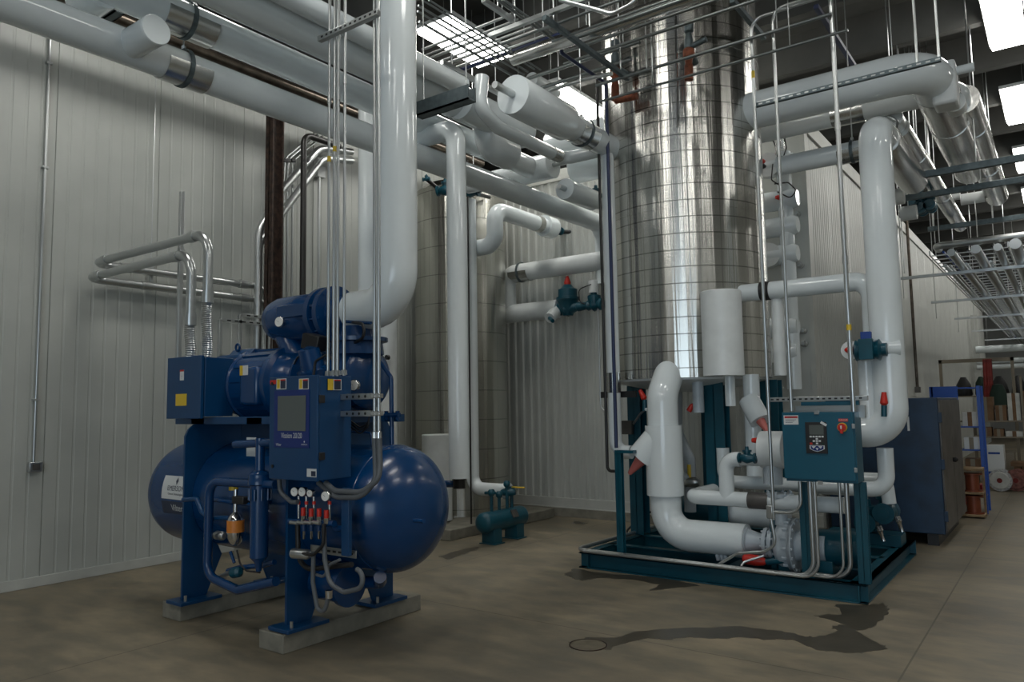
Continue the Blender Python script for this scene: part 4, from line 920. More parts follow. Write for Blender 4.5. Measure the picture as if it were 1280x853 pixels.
cbeam(SX1-.06, 0, SY0, SY1, 'y', 1, w=.06).box(SX1-.15, SX1, SY0, SY1, SH-.012, SH).build('side_beam', 'teal', skid, bevel=.002)
cbeam(SX0+.1, 0, SY0, SY1, 'y', -1, w=.1).build('side_beam', 'teal', skid, bevel=.002)
for y in (7.6, 8.3, 8.9): MB().box(SX0+.02, SX1-.1, y-.05, y+.05, SH-.014, SH).box(SX0+.1, SX1-.11, y-.006, y+.006, 0.01, SH-.014).build('cross_beam', 'teal', skid, bevel=.002)
MB().box(-2.75, -2.65, SY0+.1, SY1-.1, SH-.028, SH-.014).build('cross_beam', 'teal', skid)
# posts: left pipe post, panel posts
PYP = 7.0
def post(px, py, x0p, w, top, nm='post', y=PYP+.04):
    q = P(px, py, y=y); return hbeam(MB(), q.x, y, wid(w, q), .06, SH, P(px, top, y=y).z, .008).build(nm, 'teal', skid, bevel=.002)
post(776, 650, 0, 9, 563)
po1 = post(1009, 660, 0, 15, 603); po2 = post(1078, 660, 0, 14, 603); post(968, 690, 0, 6, 637, y=7.25)
q = P(776, 563, y=PYP+.04); MB().box(q.x-.04, q.x+.16, PYP, PYP+.08, q.z-.03, q.z).build('post_bracket', 'teal', skid, bevel=.002)
# control panel ----------------------------------------------------------
EX0, EX1, EZ0, EZ1, EY0, EY1 = P(979, 560, y=6.86).x, P(1068, 560, y=6.86).x, P(1020, 603, y=6.86).z, P(1020, 515.5, y=6.86).z, 6.86, 7.12
pn = thing('control_cabinet', 'teal electrical control panel with keypad and red switch on posts of the skid', 'panel', ((EX0+EX1)/2, 7.0, EZ0))
bx = MB().box(EX0+.01, EX1+.01, EY0+.02, EY1, EZ0, EZ1).build('enclosure', 'tealpanel', pn, bevel=.004)
MB().box(EX0, EX1, EY0, EY0+.018, EZ0+.02, EZ1).build('door', 'tealpanel', pn, bevel=.003)
def pf(x0, x1, y0, y1, m, name, e=.002, bev=0.):
    a = P(x0, (y0+y1)/2, y=EY0); b = P(x1, (y0+y1)/2, y=EY0); c = P((x0+x1)/2, y0, y=EY0); d = P((x0+x1)/2, y1, y=EY0)
    return MB().box(a.x, b.x, EY0-e, EY0, d.z, c.z).build(name, m, pn, bevel=bev)
pf(1007.5, 1034, 528, 567, 'black', 'keypad', .012, .002)
pf(1012, 1030, 531.5, 543.5, 'screen', 'display', .014)
for k in range(5): pf(1012.5+3.7*k, 1015.2+3.7*k, 545, 547, 'label', 'key', .015)
for k in range(3): pf(1016.5+3.7*k, 1019.2+3.7*k, 550.5, 552.5, 'label', 'key', .015)
pf(1020.2, 1022.9, 547.8, 549.8, 'label', 'key', .015); pf(1020.5, 1023.2, 553.5, 555.5, 'label', 'key', .015)
pf(1013, 1016, 553.5, 555.8, 'red', 'stop_key', .015); pf(1027.5, 1030.5, 553.8, 556, 'greenfab', 'start_key', .015)
c = P(1022, 560.5, y=EY0); w_, h_ = wid(9, c), wid(4, c)
shield = lambda s, e: [(c.x+u*s*w_, EY0-e, c.z+v*s*h_) for u, v in ((-1, .9), (1, .9), (1, -.2), (.55, -.75), (0, -1.1), (-.55, -.75), (-1, -.2))]
MB().prism(shield(1, .013), (0, -.001, 0)).build('emblem', 'label', pn); MB().prism(shield(.85, .0145), (0, -.001, 0)).build('emblem_field', 'navyprint', pn)
for k in (-1, 1): MB().prism([(c.x+k*.008, EY0-.016, c.z+.018), (c.x+k*.045, EY0-.016, c.z+.018), (c.x+k*.03, EY0-.016, c.z-.004)], (0, -.0008, 0)).build('emblem_wing', 'label', pn)
MB().prism([(c.x-.012, EY0-.016, c.z+.002), (c.x+.012, EY0-.016, c.z+.002), (c.x, EY0-.016, c.z-.02)], (0, -.0008, 0)).build('emblem_point', 'label', pn)
q = P(1030, 530, y=EY0); MB().obox((q.x, EY0-.013, q.z), (.055, .003, .02), Matrix.Rotation(.55, 3, 'Y')).build('tape', 'label', pn)
pf(978.8+1, 998, 519.5, 531, 'label', 'warning_sticker', .003); pf(980.8, 997, 520.5, 523, 'red', 'sticker_header', .004)
c = P(989, 521.7, y=EY0); writing('! WARNING', .017, lambda u, v: (c.x+u, EY0-.0045, c.z+v), 'inkdark', pn)
for k in range(3): pf(982, 995-k*2, 524.8+1.7*k, 525.3+1.7*k, 'inkdark', 'sticker_line', .0035)
pf(1048, 1060, 523.7, 527.2, 'red', 'red_sticker', .003)
c2 = P(1054, 525.4, y=EY0); writing('DANGER', .018, lambda u, v: (c2.x+u, EY0-.0035, c2.z+v), 'inkwhite', pn)
c = P(1053, 534.5, y=EY0); r = wid(5.8, c)
MB().cyl((c.x, EY0, c.z), (c.x, EY0-.012, c.z), r, seg=28).build('switch_plate', 'yellow', pn)
MB().cyl((c.x, EY0-.012, c.z), (c.x, EY0-.03, c.z), r*.85, seg=28).build('switch_dial', 'red', pn)
MB().box(c.x-.012, c.x+.012, EY0-.05, EY0-.03, c.z-r*1.3, c.z+r*.6).build('switch_handle', 'red', pn, bevel=.003)
MB().box(c.x-.006, c.x+.006, EY0-.052, EY0-.05, c.z-r*.3, c.z+r*.4).build('switch_mark', 'label', pn)
for px, py in ((1067, 533), (1070, 588)): q = P(px, py, y=EY0); MB().box(q.x-.012, q.x+.012, EY0-.012, EY0, q.z-.02, q.z+.02).build('latch', 'galv', pn, bevel=.002)
for px, py in ((1020.5, 516), (1025, 604)): q = P(px, py, y=EY0-.01); MB().box(q.x-.02, q.x+.02, EY0-.012, EY0+.01, q.z-.015, q.z+.015).build('latch', 'galv', pn, bevel=.002)
MB().box(EX0+.1, EX1, EY1, EY1+.02, EZ1-.05, EZ1+.09).build('back_plate', 'tealpanel', skid)
# struts above the panel
za = P(1010, 499, y=6.95).z
a, b = P(958, 499, y=6.95), P(1074, 499, y=6.95)
o = MB().box(a.x, b.x+.06, 6.98, 7.02, za-.02, za+.02).build('strut_channel', 'galv', bevel=.003); tag(o, 'horizontal strut behind the conduits just above the teal control panel', 'strut')
for k in range(16): MB().box(a.x+.03+.05*k, a.x+.055+.05*k, 6.979, 6.98, za-.007, za+.007).build('slot', 'black', o)
tag(MB().box(a.x+.22, b.x+.02, 7.06, 7.1, za-.17, za-.06).build('flat_cover', 'galv', bevel=.003), 'plain metal cover strip behind the top of the teal control panel', 'cover')
# tall conduits to the panel
CY2 = 6.95
zt2, = [P(965, 22, y=CY2).z]
c1t, c1b = P(942.5, 40, y=CY2), P(959, 500, y=CY2)
x1 = (P(951, 300, y=CY2).x)
x2 = P(979, 300, y=CY2).x; x3 = (P(1055, 300, y=CY2).x)
y1 = P(942, 40, y=CY2)
for i, (x, pyt, end, lb) in enumerate(((x1, 18, 650, 'left'), (x2, 14, 514, 'middle'))):
    top = P(950, pyt+3, y=CY2).z; zb = P(965 if i == 0 else 990, end, y=CY2).z
    xr_ = P(1050, 14, y=CY2).x
    o = tag(MB().tube([(xr_, CY2, top), (x, CY2, top), (x, CY2, zb)], .015, .12, 12).build('conduit', 'galv'), lb+' of three tall conduits over the teal control panel, bent right at the ceiling', 'conduit')
    for zz in (3.4, 2.2): MB().lathe([(0, .02), (.06, .02)], (x, CY2, zz), (0, 0, 1), 12).build('coupling', 'galv', o)
    if i == 0: MB().lathe([(0, .0165), (.07, .0165)], (x, CY2, P(945, 97, y=CY2).z), (0, 0, 1), 12).build('yellow_tape', 'yellow', o)
o = tag(MB().tube([(x3, CY2, TOP), (x3, CY2, EZ1)], .02, .1, 14).build('conduit', 'galv'), 'right and thickest of three tall conduits over the teal control panel', 'conduit')
MB().lathe([(0, .0215), (.05, .0215)], (x3, CY2, P(1063, 413, y=CY2).z), (0, 0, 1), 12).build('yellow_tape', 'yellow', o)
for zz in (4.1, 2.9): MB().lathe([(0, .025), (.07, .025)], (x3, CY2, zz), (0, 0, 1), 12).build('coupling', 'galv', o)
# upper diagonal-looking strut
a, b = P(943, 133, y=CY2+.05), P(1177, 74, y=CY2+.05)
o = MB().box(a.x, b.x, CY2+.02, CY2+.06, a.z-.02, a.z+.02).build('strut_channel', 'galv_dark', bevel=.003); tag(o, 'long slotted strut across the front of the biggest white pipe at upper right', 'strut')
for k in range(22): MB().box(a.x+.05+.07*k, a.x+.085+.07*k, CY2+.0195, CY2+.02, a.z-.006, a.z+.006).build('slot', 'galv', o)
for px in (1147, 1174): q = along(Vector((0, CY2+.04, a.z)), 'x', 'px', px); MB().cyl((q.x, q.y, q.z), (q.x, q.y, TOP), .011, seg=8).build('hanger_rod', 'galv', o)
# conduits from the panel bottom
def tubes(name, m, r, q, label, bend=.09, cat='conduit', seg=12): return tag(MB().tube(q, r, bend, seg).build(name, m), label, cat)
y0 = 6.93
for i, (px, pyb, end, rr) in enumerate(((1012, 715, 975, .02), (1019, 722, 985, .014), (1047, 727, 1010, .012), (1054, 729, 1020, .02))):
    t_ = P(px, 603, y=y0); yb_ = y0-.02*i
    zz = SH+.03
    b_ = Vector((t_.x, y0, zz)); e_ = Vector((SX0+.1+.0*i, y0, zz)) if i < 2 else Vector((SX0+1.6+.25*i, y0+.12, zz))
    b_.y = e_.y = 6.93 if i != 1 else 6.90
    if i > 1: b_.y = 6.93+.05*(i-1); e_.y = b_.y
    tubes('conduit', 'galv', rr, [Vector((t_.x, b_.y, EZ0)), b_, e_], ['first', 'second', 'third', 'last'][i]+' conduit from the left bending down from the teal control panel to the skid edge', .14)
tubes('conduit', 'galv', .022, [(SX0+.05, SY1-.3, SH+.03), (SX0-.02, SY0-.02, SH+.03), (-2.2, SY0-.06, SH+.03)], 'silver conduit along the front left edge of the teal skid', .12)
q = P(963, 640, y=CY2); tag(MB().box(q.x-.03, q.x+.03, CY2-.03, CY2+.03, q.z-.06, q.z+.06).build('pull_box', 'galv', bevel=.01), 'small silver conduit body hanging between white pipes left of the teal panel', 'box')
x_ = q.x; q2 = P(1000, 605, y=CY2)
tubes('conduit', 'galv', .013, [Vector((q2.x, CY2, EZ0)), Vector((q2.x, CY2, q.z-.0)), Vector((x_+.03, CY2, q.z))], 'thin conduit curving from the panel bottom to the small conduit body', .12)
tubes('conduit', 'galv', .014, [Vector((x_, CY2, q.z-.05)), P(970, 682, y=CY2), P(955, 690, y=CY2), P(922, 692, y=CY2), P(895, 708, y=CY2)], 'thin conduit below the small conduit body, running to the skid beam', .1)
tubes('conduit', 'galv', .012, [P(955, 695, y=7.1), P(930, 703, y=7.05), P(925, 710, y=7.0), P(960, 716, y=6.98)], 'thin looped conduit on the skid floor under the pump', .05)

# skid pipework: big strainer --------------------------------------------------
BY = 7.3
a = P(829, 530, y=BY); rb_ = wid(19, a)
top = P(826, 470, y=BY); e1 = P(826, 492, y=BY)
bot = along(a, 'z', 'py', 667); end = along(bot, 'x', 'px', 934)
g = pipe('insulated_strainer_pipe', 'white', rb_, [Vector((top.x+.02, BY+.75, 2.0)), Vector((a.x, BY+.35, top.z+.22)), Vector((a.x, BY, e1.z-.02)), bot, end], 'thick white pipe with a slanted strainer branch at the front of the skid', bend=rb_*1.6, seg=40)
z1, z2 = along(a, 'z', 'py', 532).z, along(a, 'z', 'py', 619).z
MB().lathe([(0, rb_), (0, rb_*1.2), (z1-z2, rb_*1.2), (z1-z2, rb_)], (a.x, BY, z2), (0, 0, 1), 40).build('strainer_jacket', 'white', g)
cc = P(834, 536, y=BY); br = P(803, 573, y=BY-.06)
dd = (br-cc).normalized()
MB().cyl(cc, br, rb_*1.02, seg=36).build('slanted_branch', 'white', g)
e_ = br; MB().lathe([(0, rb_*.9), (.005, rb_*.9), (.005, 0)], e_, dd, 30).build('branch_face', 'white_dull', g)
MB().lathe([(0, rb_*.38), (.04, rb_*.38), (.22, rb_*.14), (.23, 0)], e_, dd, 18).build('red_cone', 'pink', g)
MB().lathe([(0, 0), (0, rb_*.82), (.01, rb_*.82), (.02, rb_*.7), (.16, rb_*.45), (.24, rb_*.45)], end, (1, 0, 0), 32).build('reducer', 'pump', g)
MB().cyl(P(902, 685, y=BY), P(904, 700, y=BY), .04, seg=12).build('drain_fitting', 'pump', g)
for k in range(3): MB().cyl(P(896+5*k, 693, y=BY-.03), P(898+5*k, 701, y=BY-.03), .02, seg=8).build('drain_bolt', 'pump', g)
# pump
pq = P(975, 667, y=BY); pz = end.z
pu = thing('centrifugal_pump', 'grey refrigerant pump with bolted flanges and teal motor on the skid', 'pump', (pq.x, BY, SH))
xs = lambda px: along(Vector((0, BY, pz)), 'x', 'px', px).x
x0 = xs(951); MB().cyl((x0, BY, pz), (xs(958), BY, pz), .06, seg=24).build('inlet', 'pump', pu)
MB().lathe([(0, 0), (0, .14), (.035, .14), (.035, .09), (.05, .09), (.05, .14), (.085, .14), (.085, 0)], (xs(957), BY, pz), (1, 0, 0), 32).bolts((xs(957)+.04, BY, pz), (1, 0, 0), .12, 10, .013, .06).build('flange', 'pump', pu)
MB().lathe([(0, 0), (0, .12), (.04, .2), (.08, .22), (.16, .22), (.16, .25), (.20, .25), (.2, .0)], (xs(970), BY, pz), (1, 0, 0), 40).build('volute', 'pump', pu)
MB().lathe([(0, 0), (0, .25), (.03, .25), (.03, .14), (.2, .13), (.3, .13), (.3, 0)], (xs(992), BY, pz), (1, 0, 0), 40).bolts((xs(992), BY, pz), (1, 0, 0), .228, 16, .014, .05).build('cover', 'pump', pu)
MB().lathe([(0, 0), (0, .13), (.02, .16), (.38, .16), (.42, .12), (.42, 0)], (xs(1020), BY+.05, pz), (1, 0, 0), 36).build('motor', 'teal', pu)
for x in (xs(985), xs(1035)): MB().box(x-.06, x+.06, BY-.12, BY+.12, SH, pz-.1).build('pedestal', 'teal', pu, bevel=.004)
MB().cyl((xs(977), BY, pz+.18), (xs(977), BY, pz+.46), .07, seg=24).build('outlet', 'pump', pu)
MB().lathe([(0, .0), (0, .13), (.03, .13), (.03, .0)], (xs(977), BY, pz+.44), (0, 0, 1), 28).bolts((xs(977), BY, pz+.455), (0, 0, 1), .11, 8, .011, .04).build('outlet_flange', 'pump', pu)
MB().lathe([(0, .02), (.02, .035), (.08, .05), (.2, .05), (.22, .03)], P(958, 703, y=7.15), (-1, 0, .05), 12).build('drain_cap', 'red', pu)
MB().cyl(P(958, 703, y=7.15), P(985, 700, y=7.15), .03, seg=12).build('drain_valve', 'teal', pu)
# slim pipe with a tee in front of the skid (line S3)
LY = 7.25
a = P(863, 621, y=LY); r = wid(9, a); e = along(a, 'x', 'px', 1053); bk = P(886, 603, y=8.2)
back = along(a, 'y', 'd', .9); 
ln = pipe('insulated_pipe', 'white', r, [e, a, Vector((a.x, a.y+.85, a.z)), Vector((a.x, a.y+.85, 1.95))], 'slim long white pipe across the skid behind the thick one, rising by the teal leg', bend=r*1.6)
end_cap(ln, e, (1, 0, 0), r)
t1 = along(a, 'x', 'px', 909); t2 = along(t1, 'z', 'py', 574); t3 = along(t2, 'x', 'px', 926)
MB().tube([t1, t2, t3], r, r*1.5, 28).build('tee_branch', 'white', ln)
collar(ln, along(a, 'x', 'px', 949), (1, 0, 0), r, wid(24, a), 'greydoor', 'saddle')
v = valve(P(934, 573, y=LY-.11), (1, 0, 0), .055, 'green angle valve between white pipes left of the teal panel', 'teal')
MB().cyl(t3, t3+Vector((.25, 0, 0)), r*.8, seg=20).build('branch_stub', 'white_dull', ln)
# second horizontal further back
a = P(905, 602, y=7.9); b = along(a, 'x', 'px', 1062); r2 = wid(8, a)
up = along(a, 'z', 'py', 560)
pipe('insulated_pipe', 'white', r2, [b, Vector((a.x, 7.9, a.z)), up], 'second white pipe behind the slim one, behind the panel posts')
# wide low pipe behind the pump
a = P(905, 640, y=8.1); b = along(a, 'x', 'px', 985); pipe('insulated_pipe', 'white', wid(16, a), [a, b], 'fat white pipe low behind the first teal tank leg')
# second strainer with red cones
SY = 7.75
a = P(939, 480, y=SY); r = wid(10, a)
bt = along(a, 'z', 'py', 595)
s2 = pipe('insulated_strainer_pipe', 'white', r, [Vector((a.x, SY, 2.0)), bt], 'second white strainer pipe with red cones left of the teal panel')
MB().cyl(P(936, 500, y=SY-.02), P(951, 527, y=SY-.1), wid(13, a), seg=30).build('slanted_branch', 'white', s2)
c_ = P(948, 522, y=SY-.1); MB().lathe([(0, .05), (.06, .045), (.24, .015), (.24, 0)], c_, (P(963, 545, y=SY-.2)-c_), 16).build('red_cone', 'pink', s2)
q = P(966, 561, y=7.3); rr = wid(23, q)
o = tag(MB().cyl(P(952, 562, y=7.3), Vector((P(982, 562, y=7.3).x, 7.3, P(952, 562, y=7.3).z)), wid(23, q), seg=36).build('insulated_valve_box', 'white_dull', bevel=.006), 'short fat white insulated valve body touching the left side of the teal panel', 'valve')
c_ = P(953, 551, y=7.2); MB().lathe([(0, 0), (0, .03), (.05, .03), (.1, .02), (.1, 0)], c_, (-1, 0, 0), 14).build('red_cap', 'red', o)
MB().cyl(P(966, 580, y=7.3), P(966, 605, y=7.3), .09, seg=28).build('valve_throat', 'pump', o)
# large matt cylinder in front of the tank
a = P(905, 470, y=7.25); r = wid(25, a); tz = P(905, 361, y=7.1).z
o = tag(MB().lathe([(0, r-.01), (0, r), (tz-a.z-.01, r), (tz-a.z, r-.01), (tz-a.z, 0)], a, (0, 0, 1), 48).build('insulated_column', 'white_dull'), 'fat matt white insulated cylinder fixed to the front of the tall steel tank', 'pipe')
MB().cyl(a+Vector((.0, .15, 0)), a+Vector((.0, .15, -.3)), .05, seg=18).build('lower_nozzle', 'white', o)
# drips and small pipes under the tank
a = P(872, 477, y=7.7); tag(MB().cyl(a+Vector((0, 0, .1)), along(a, 'z', 'py', 516), wid(7, a), seg=24).build('level_pot', 'pump'), 'short grey capped pipe hanging under the tall steel tank', 'pipe')
c_ = P(866, 505, y=7.7); tag(MB().lathe([(0, .01), (.02, .025), (.09, .03), (.09, 0)], c_, (-.5, 0, -.8), 10).build('small_valve', 'red'), 'little red valve cap beside the short grey hanging pipe', 'valve')
a = P(889, 478, y=8.1); pipe('insulated_pipe', 'white', wid(6, a), [a+Vector((0, 0, .05)), along(a, 'z', 'py', 612)], 'slim white vertical pipe just left of the broad teal leg')
q = [P(846, 478, y=8.6), P(846, 540, y=8.6), P(862, 575, y=8.6), P(863, 640, y=8.6)]
pipe('insulated_pipe', 'pump', wid(7, q[0]), [q[0]+Vector((0, 0, .0))]+q[1:], 'grey vertical pipe with an offset bend behind the strainer pipe', bend=.2)
c_ = P(870, 636, y=8.9); t = thing('teal_vessel', 'dark teal round vessel half hidden behind the strainer pipe', 'vessel', (c_.x, 8.9, SH))
MB().lathe([(-.25, 0), (-.24, .08), (-.2, .15), (-.12, .2), (.3, .2), (.38, .15), (.42, 0)], c_, (1, 0, 0), 32).build('shell', 'teal', t); MB().box(c_.x-.05, c_.x+.25, 8.8, 9.0, SH, c_.z-.1).build('foot', 'teal', t)
for px, py, m, lb in ((862, 603, 'galv', 'silver valve and fittings above the dark teal vessel'), (850, 597, 'pump', 'grey small valve with a gauge above the dark teal vessel')):
    q = P(px, py, y=8.3); t = thing('valve', lb, 'valve', q)
    MB().lathe([(-.12, .03), (-.08, .06), (.08, .06), (.12, .03)], q, (1, 0, 0), 16).build('body', m, t)
    MB().cyl(q, q+Vector((0, 0, .2)), .022, seg=10).build('cap', 'yellow' if px == 862 else 'black', t)
c_ = P(790, 562, y=7.3); tag(MB().box(P(778, 530, y=8.2).x, P(792, 530, y=8.2).x, 8.14, 8.2, P(785, 543, y=8.2).z, P(785, 526, y=8.2).z).build('junction_box', 'greydoor', bevel=.005), 'small grey junction box on the left teal leg under the tall tank', 'box')
tubes('cable', 'rubber', .014, [P(792, 530, y=8.1), P(800, 518, y=8.0), P(808, 511, y=8.0)], 'grey cable arching from the small junction box behind the strainer', .06, 'cable')
for (px0, py0, px1, py1, lb) in ((806, 500, 802, 492, 'left red valve cap behind the strainer pipe'), (1105, 507, 1105, 497, 'red capped valve on the bend of the thick right riser')):
    y_ = 7.5; t = thing('small_valve', lb, 'valve', P(px0, py0+12, y=y_))
    if px0 < 900: MB().cyl(P(px0, py0+12, y=y_), P(829, py0+14, y=BY+.1), .018, seg=8).build('stub_line', 'white', t)
    MB().cyl(P(px0, py0+14, y=y_), P(px0, py0, y=y_), .025, seg=12).build('body', 'teal', t); MB().lathe([(0, .02), (.02, .035), (.12, .02), (.12, 0)], P(px0, py0, y=y_), P(px1, py1, y=y_)-P(px0, py0, y=y_), 12).build('cap', 'red', t)
tubes('conduit', 'black', .013, [P(848, 620, y=8.6), P(800, 648, y=8.6), P(784, 663, y=8.5), P(781, 690, y=8.4)], 'dark cable drooping behind the left skid post', .08, 'cable')
# green valves at the back right of the skid
for i, (px, py, lb) in enumerate(((1085, 640, 'left of two green valves at the back right of the skid'), (1108, 628, 'right of two green valves at the back right of the skid'))):
    valve(P(px, py+12, y=9.0), (0, 1, 0), .12, lb, 'teal', wheel=None)
    q = P(px+13, py+18, y=8.8); tag(MB().lathe([(0, 0), (0, .03), (.05, .035), (.07, .02), (.16, .018), (.16, 0)], q, (.3, -.1, -1), 14).build('drain_elbow', 'chrome'), 'chromed drain elbow below the '+lb.split(' of')[0]+' green valve at the skid corner', 'fitting')
    MB
q = P(1098, 676, y=9.1); MB().box(q.x-.5, q.x+.25, 8.95, 9.25, SH, SH+.12).build('valve_stand', 'teal', skid, bevel=.004)

# thick riser right --------------------------------------------------------------
RY = 7.75
a = P(1104, 350, y=RY); r = wid(19.5, a)
tp = along(a, 'z', 'py', 158); bt = along(a, 'z', 'py', 540); lf = along(bt, 'x', 'px', 1045); bk = along(tp, 'y', 'px', 1142)
pipe('insulated_riser', 'white', r, [lf, bt, tp, bk], 'thick glossy white riser at right, bent left at the bottom and back at the top', bend=r*1.5, seg=40)
st = along(tp, 'y', 'd', .45)
tag(MB().lathe([(0, r+.002), (0, r+.012), ((bk-st).length-.05, r+.012), ((bk-st).length+.02, r*.8), ((bk-st).length+.05, r*.4), ((bk-st).length+.06, 0)], st, (0, 1, 0), 40).build('metal_jacket', 'alu'), 'short shiny metal jacket behind the top elbow of the thick right riser', 'jacket')
# pipe at the top from the wall
a = P(1003, 202, y=8.9); b = along(a, 'x', 'px', 1082); o = pipe('insulated_pipe', 'white', wid(12, a), [Vector((XC+.02, 8.9, a.z)), b], 'white pipe from the corner of the back wall to the thick right riser')
hanger(along(a, 'x', 'px', 1066), (1, 0, 0), wid(12, a), 'metal saddle hanger just left of the thick right riser top', w=.3)
# loop pipe with valve
LY2 = 7.45
a = P(947, 365, y=7.9); rr = wid(11.5, P(1020, 366, y=7.9)); b = along(a, 'x', 'px', 1088); c_ = along(b, 'z', 'py', 432)
pz_ = along(c_, 'z', 'v', .62)
o = pipe('insulated_pipe', 'white', rr, [Vector((-3.0, 7.9, a.z)), b, Vector((b.x, 7.9, c_.z-.12))], 'white pipe from the tall tank bending down above the teal panel', bend=rr*1.7)
pipe('insulated_pipe', 'white', wid(9.5, b), [Vector((b.x+.03, 7.95, P(1094, 560, y=7.95).z)), Vector((b.x+.03, 7.95, P(1094, 612, y=7.95).z)), Vector((b.x-.6, 7.95, P(1094, 612, y=7.95).z))], 'white pipe under the thick right riser, bending left behind the panel post')
collar(o, Vector((P(957, 364, y=7.9).x, 7.9, a.z)), (1, 0, 0), rr, .1, 'black', 'dark_band')
d = P(1063, 438, y=7.5); rd = wid(11.5, d)
o = tag(MB().lathe([(0, 0), (0, rd*.98), (.01, rd), (.22, rd), (.22, 0)], d, (0, 1, 0), 32).build('insulated_end', 'white_dull'), 'round white insulated disc with a red centre above the teal panel', 'pipe')
MB().lathe([(0, .03), (.04, .03), (.08, .015), (.08, 0)], d, (-.3, -1, 0), 14).build('red_cap', 'red', o)
pipe('insulated_pipe', 'white', wid(9.5, d), [Vector((d.x+.08, 7.72, d.z)), Vector((d.x+.08, 7.72, P(1072, 530, y=7.72).z))], 'white vertical pipe below the disc with a red centre')
v = thing('actuated_valve', 'teal valve with blue actuator between two white pipes above the teal panel', 'valve', P(1085, 447, y=7.5))
q = P(1085, 438, y=7.55); MB().lathe([(-.16, .06), (-.12, .06), (-.1, .1), (-.04, .07), (.04, .07), (.1, .1), (.12, .06), (.16, .06)], q, (1, 0, 0), 20).build('body', 'teal', v)
MB().box(q.x-.06, q.x+.06, 7.44, 7.5, q.z-.09, q.z+.1).build('yoke', 'teal', v, bevel=.004); MB().box(q.x-.05, q.x+.04, 7.5, 7.56, q.z+.1, q.z+.17).build('actuator', 'bluelabel', v, bevel=.006)
tag(MB().lathe([(0, 0), (0, wid(11, q)), (.2, wid(11, q)), (.21, 0)], P(1094, 436, y=7.62), (.9, .4, 0), 28).build('insulated_end', 'white', ang=50), 'short white pipe end with a metal edge right of the teal actuated valve', 'pipe')
# far-right elbow on the cabinet side
q = P(1110, 600, y=8.9); tag(MB().tube([q+Vector((-.5, 0, 0)), q+Vector((-.02, 0, 0)), q+Vector((0, 0, -.25))], .07, .1, 20).build('insulated_pipe', 'white'), 'small white elbow before the navy cabinet, right of the thick riser', 'pipe')
# narrow vertical white box pipes seen left of the panel conduits (valve column on the back wall)
q = P(972, 420, y=8.5); tag(MB().tube([P(971, 372, y=7.95), Vector((P(971, 372, y=7.95).x, 7.95, P(971, 470, y=7.95).z))], wid(7, q), seg=24).build('insulated_pipe', 'white_dull'), 'white vertical pipe dropping at the right edge of the tall steel tank', 'pipe')
col = thing('valve_column', 'white insulated valve column with knobs and wires on the flat back wall corner', 'pipe', (P(988, 300, y=9.85).x, 9.85, 2.0))
q = P(984, 300, y=9.85); w9 = wid(9, q)
MB().cyl((q.x, 9.85, P(984, 190, y=9.85).z), (q.x, 9.85, P(996, 487, y=9.85).z), w9, seg=28).build('insulated_column', 'white', col)
for py, k in ((208, 1), (252, 0), (285, 0), (320, 1), (410, 0), (440, 1)):
    c_ = P(968, py, y=9.85); MB().lathe([(-.2, .1), (-.2, .13), (.25, .13), (.3, .1)], c_, (1, 0, 0), 24).build('branch', 'white', col)
    if k: MB().lathe([(0, 0), (0, .16), (.12, .16), (.12, 0)], c_+Vector((-.05, -.12, 0)), (0, 1, 0), 24).build('branch_disc', 'white_dull', col)
for px, py, m in ((956, 202, 'red'), (977, 247, 'red'), (957, 208, 'black')):
    MB().lathe([(0, .02), (.03, .035), (.08, .02), (.08, 0)], P(px, py, y=9.6), (-.5, -.5, 0), 10).build('cap', m, col)
for k, (px, py) in enumerate(((997, 253), (997, 268), (1001, 332), (1005, 414), (1006, 430))): MB().lathe([(0, .04), (.04, .04), (.05, .025), (.09, .025), (.09, 0)], P(px, py, y=10.08), (0, -1, 0), 12).build('wall_fitting', 'galv', col)
for pts in ([(968, 230), (985, 228), (996, 238), (988, 248), (972, 240)], [(955, 178), (966, 174), (972, 190), (972, 205)], [(966, 205), (964, 225), (975, 232), (975, 250)], [(979, 160), (983, 185), (978, 200)]):
    MB().tube([P(a, b, y=9.6) for a, b in pts], .008, .05, 8).build('cable', 'black', col)
for px, py in ((972, 180), (978, 172)): MB().cyl(P(px, py, y=9.6), P(px, py+14, y=9.6), .03, seg=10).build('transducer', 'chrome', col)

# ================================================================== big pipes at upper right
BY1 = 8.2
a = P(1000, 124, y=BY1); r = wid(26, a)*.9
b = along(a, 'x', 'px', 1158)
e = along(b, 'y', 'px', 1232)
o = pipe('insulated_pipe', 'white', r, [Vector((-2.95, BY1, a.z)), b, along(b, 'y', 'd', .75)], 'biggest white pipe leaving the top of the tall steel tank to the right', bend=r*1.6, seg=40)
jk = along(b, 'y', 'd', .6)
def jacket_run(p, y1, r, label, parts=4):
    t = thing('jacketed_pipe', label, 'pipe', p)
    n = parts
    for k in range(n):
        ya, yb_ = p.y+(y1-p.y)*k/n, p.y+(y1-p.y)*(k+1)/n
        MB().lathe([(0, r*.8), (0, r+(.006 if k % 2 else .0)), (yb_-ya+.02, r+(.006 if k % 2 else 0)), (yb_-ya+.02, r*.8)], (p.x, ya, p.z), (0, 1, 0), 40).build('jacket_section', 'alu', t)
    MB().lathe([(0, r*.98), (.1, r*.9), (.18, r*.6), (.2, 0)], (p.x, y1, p.z), (0, 1, 0), 36).build('end_cap', 'alu', t); return t
ye = along(jk, 'y', 'px', 1243).y
ye1 = along(jk, 'y', 'px', 1212).y
jacket_run(jk, ye1, r*1.03, 'widest shiny jacketed pipe receding at upper right', 3)
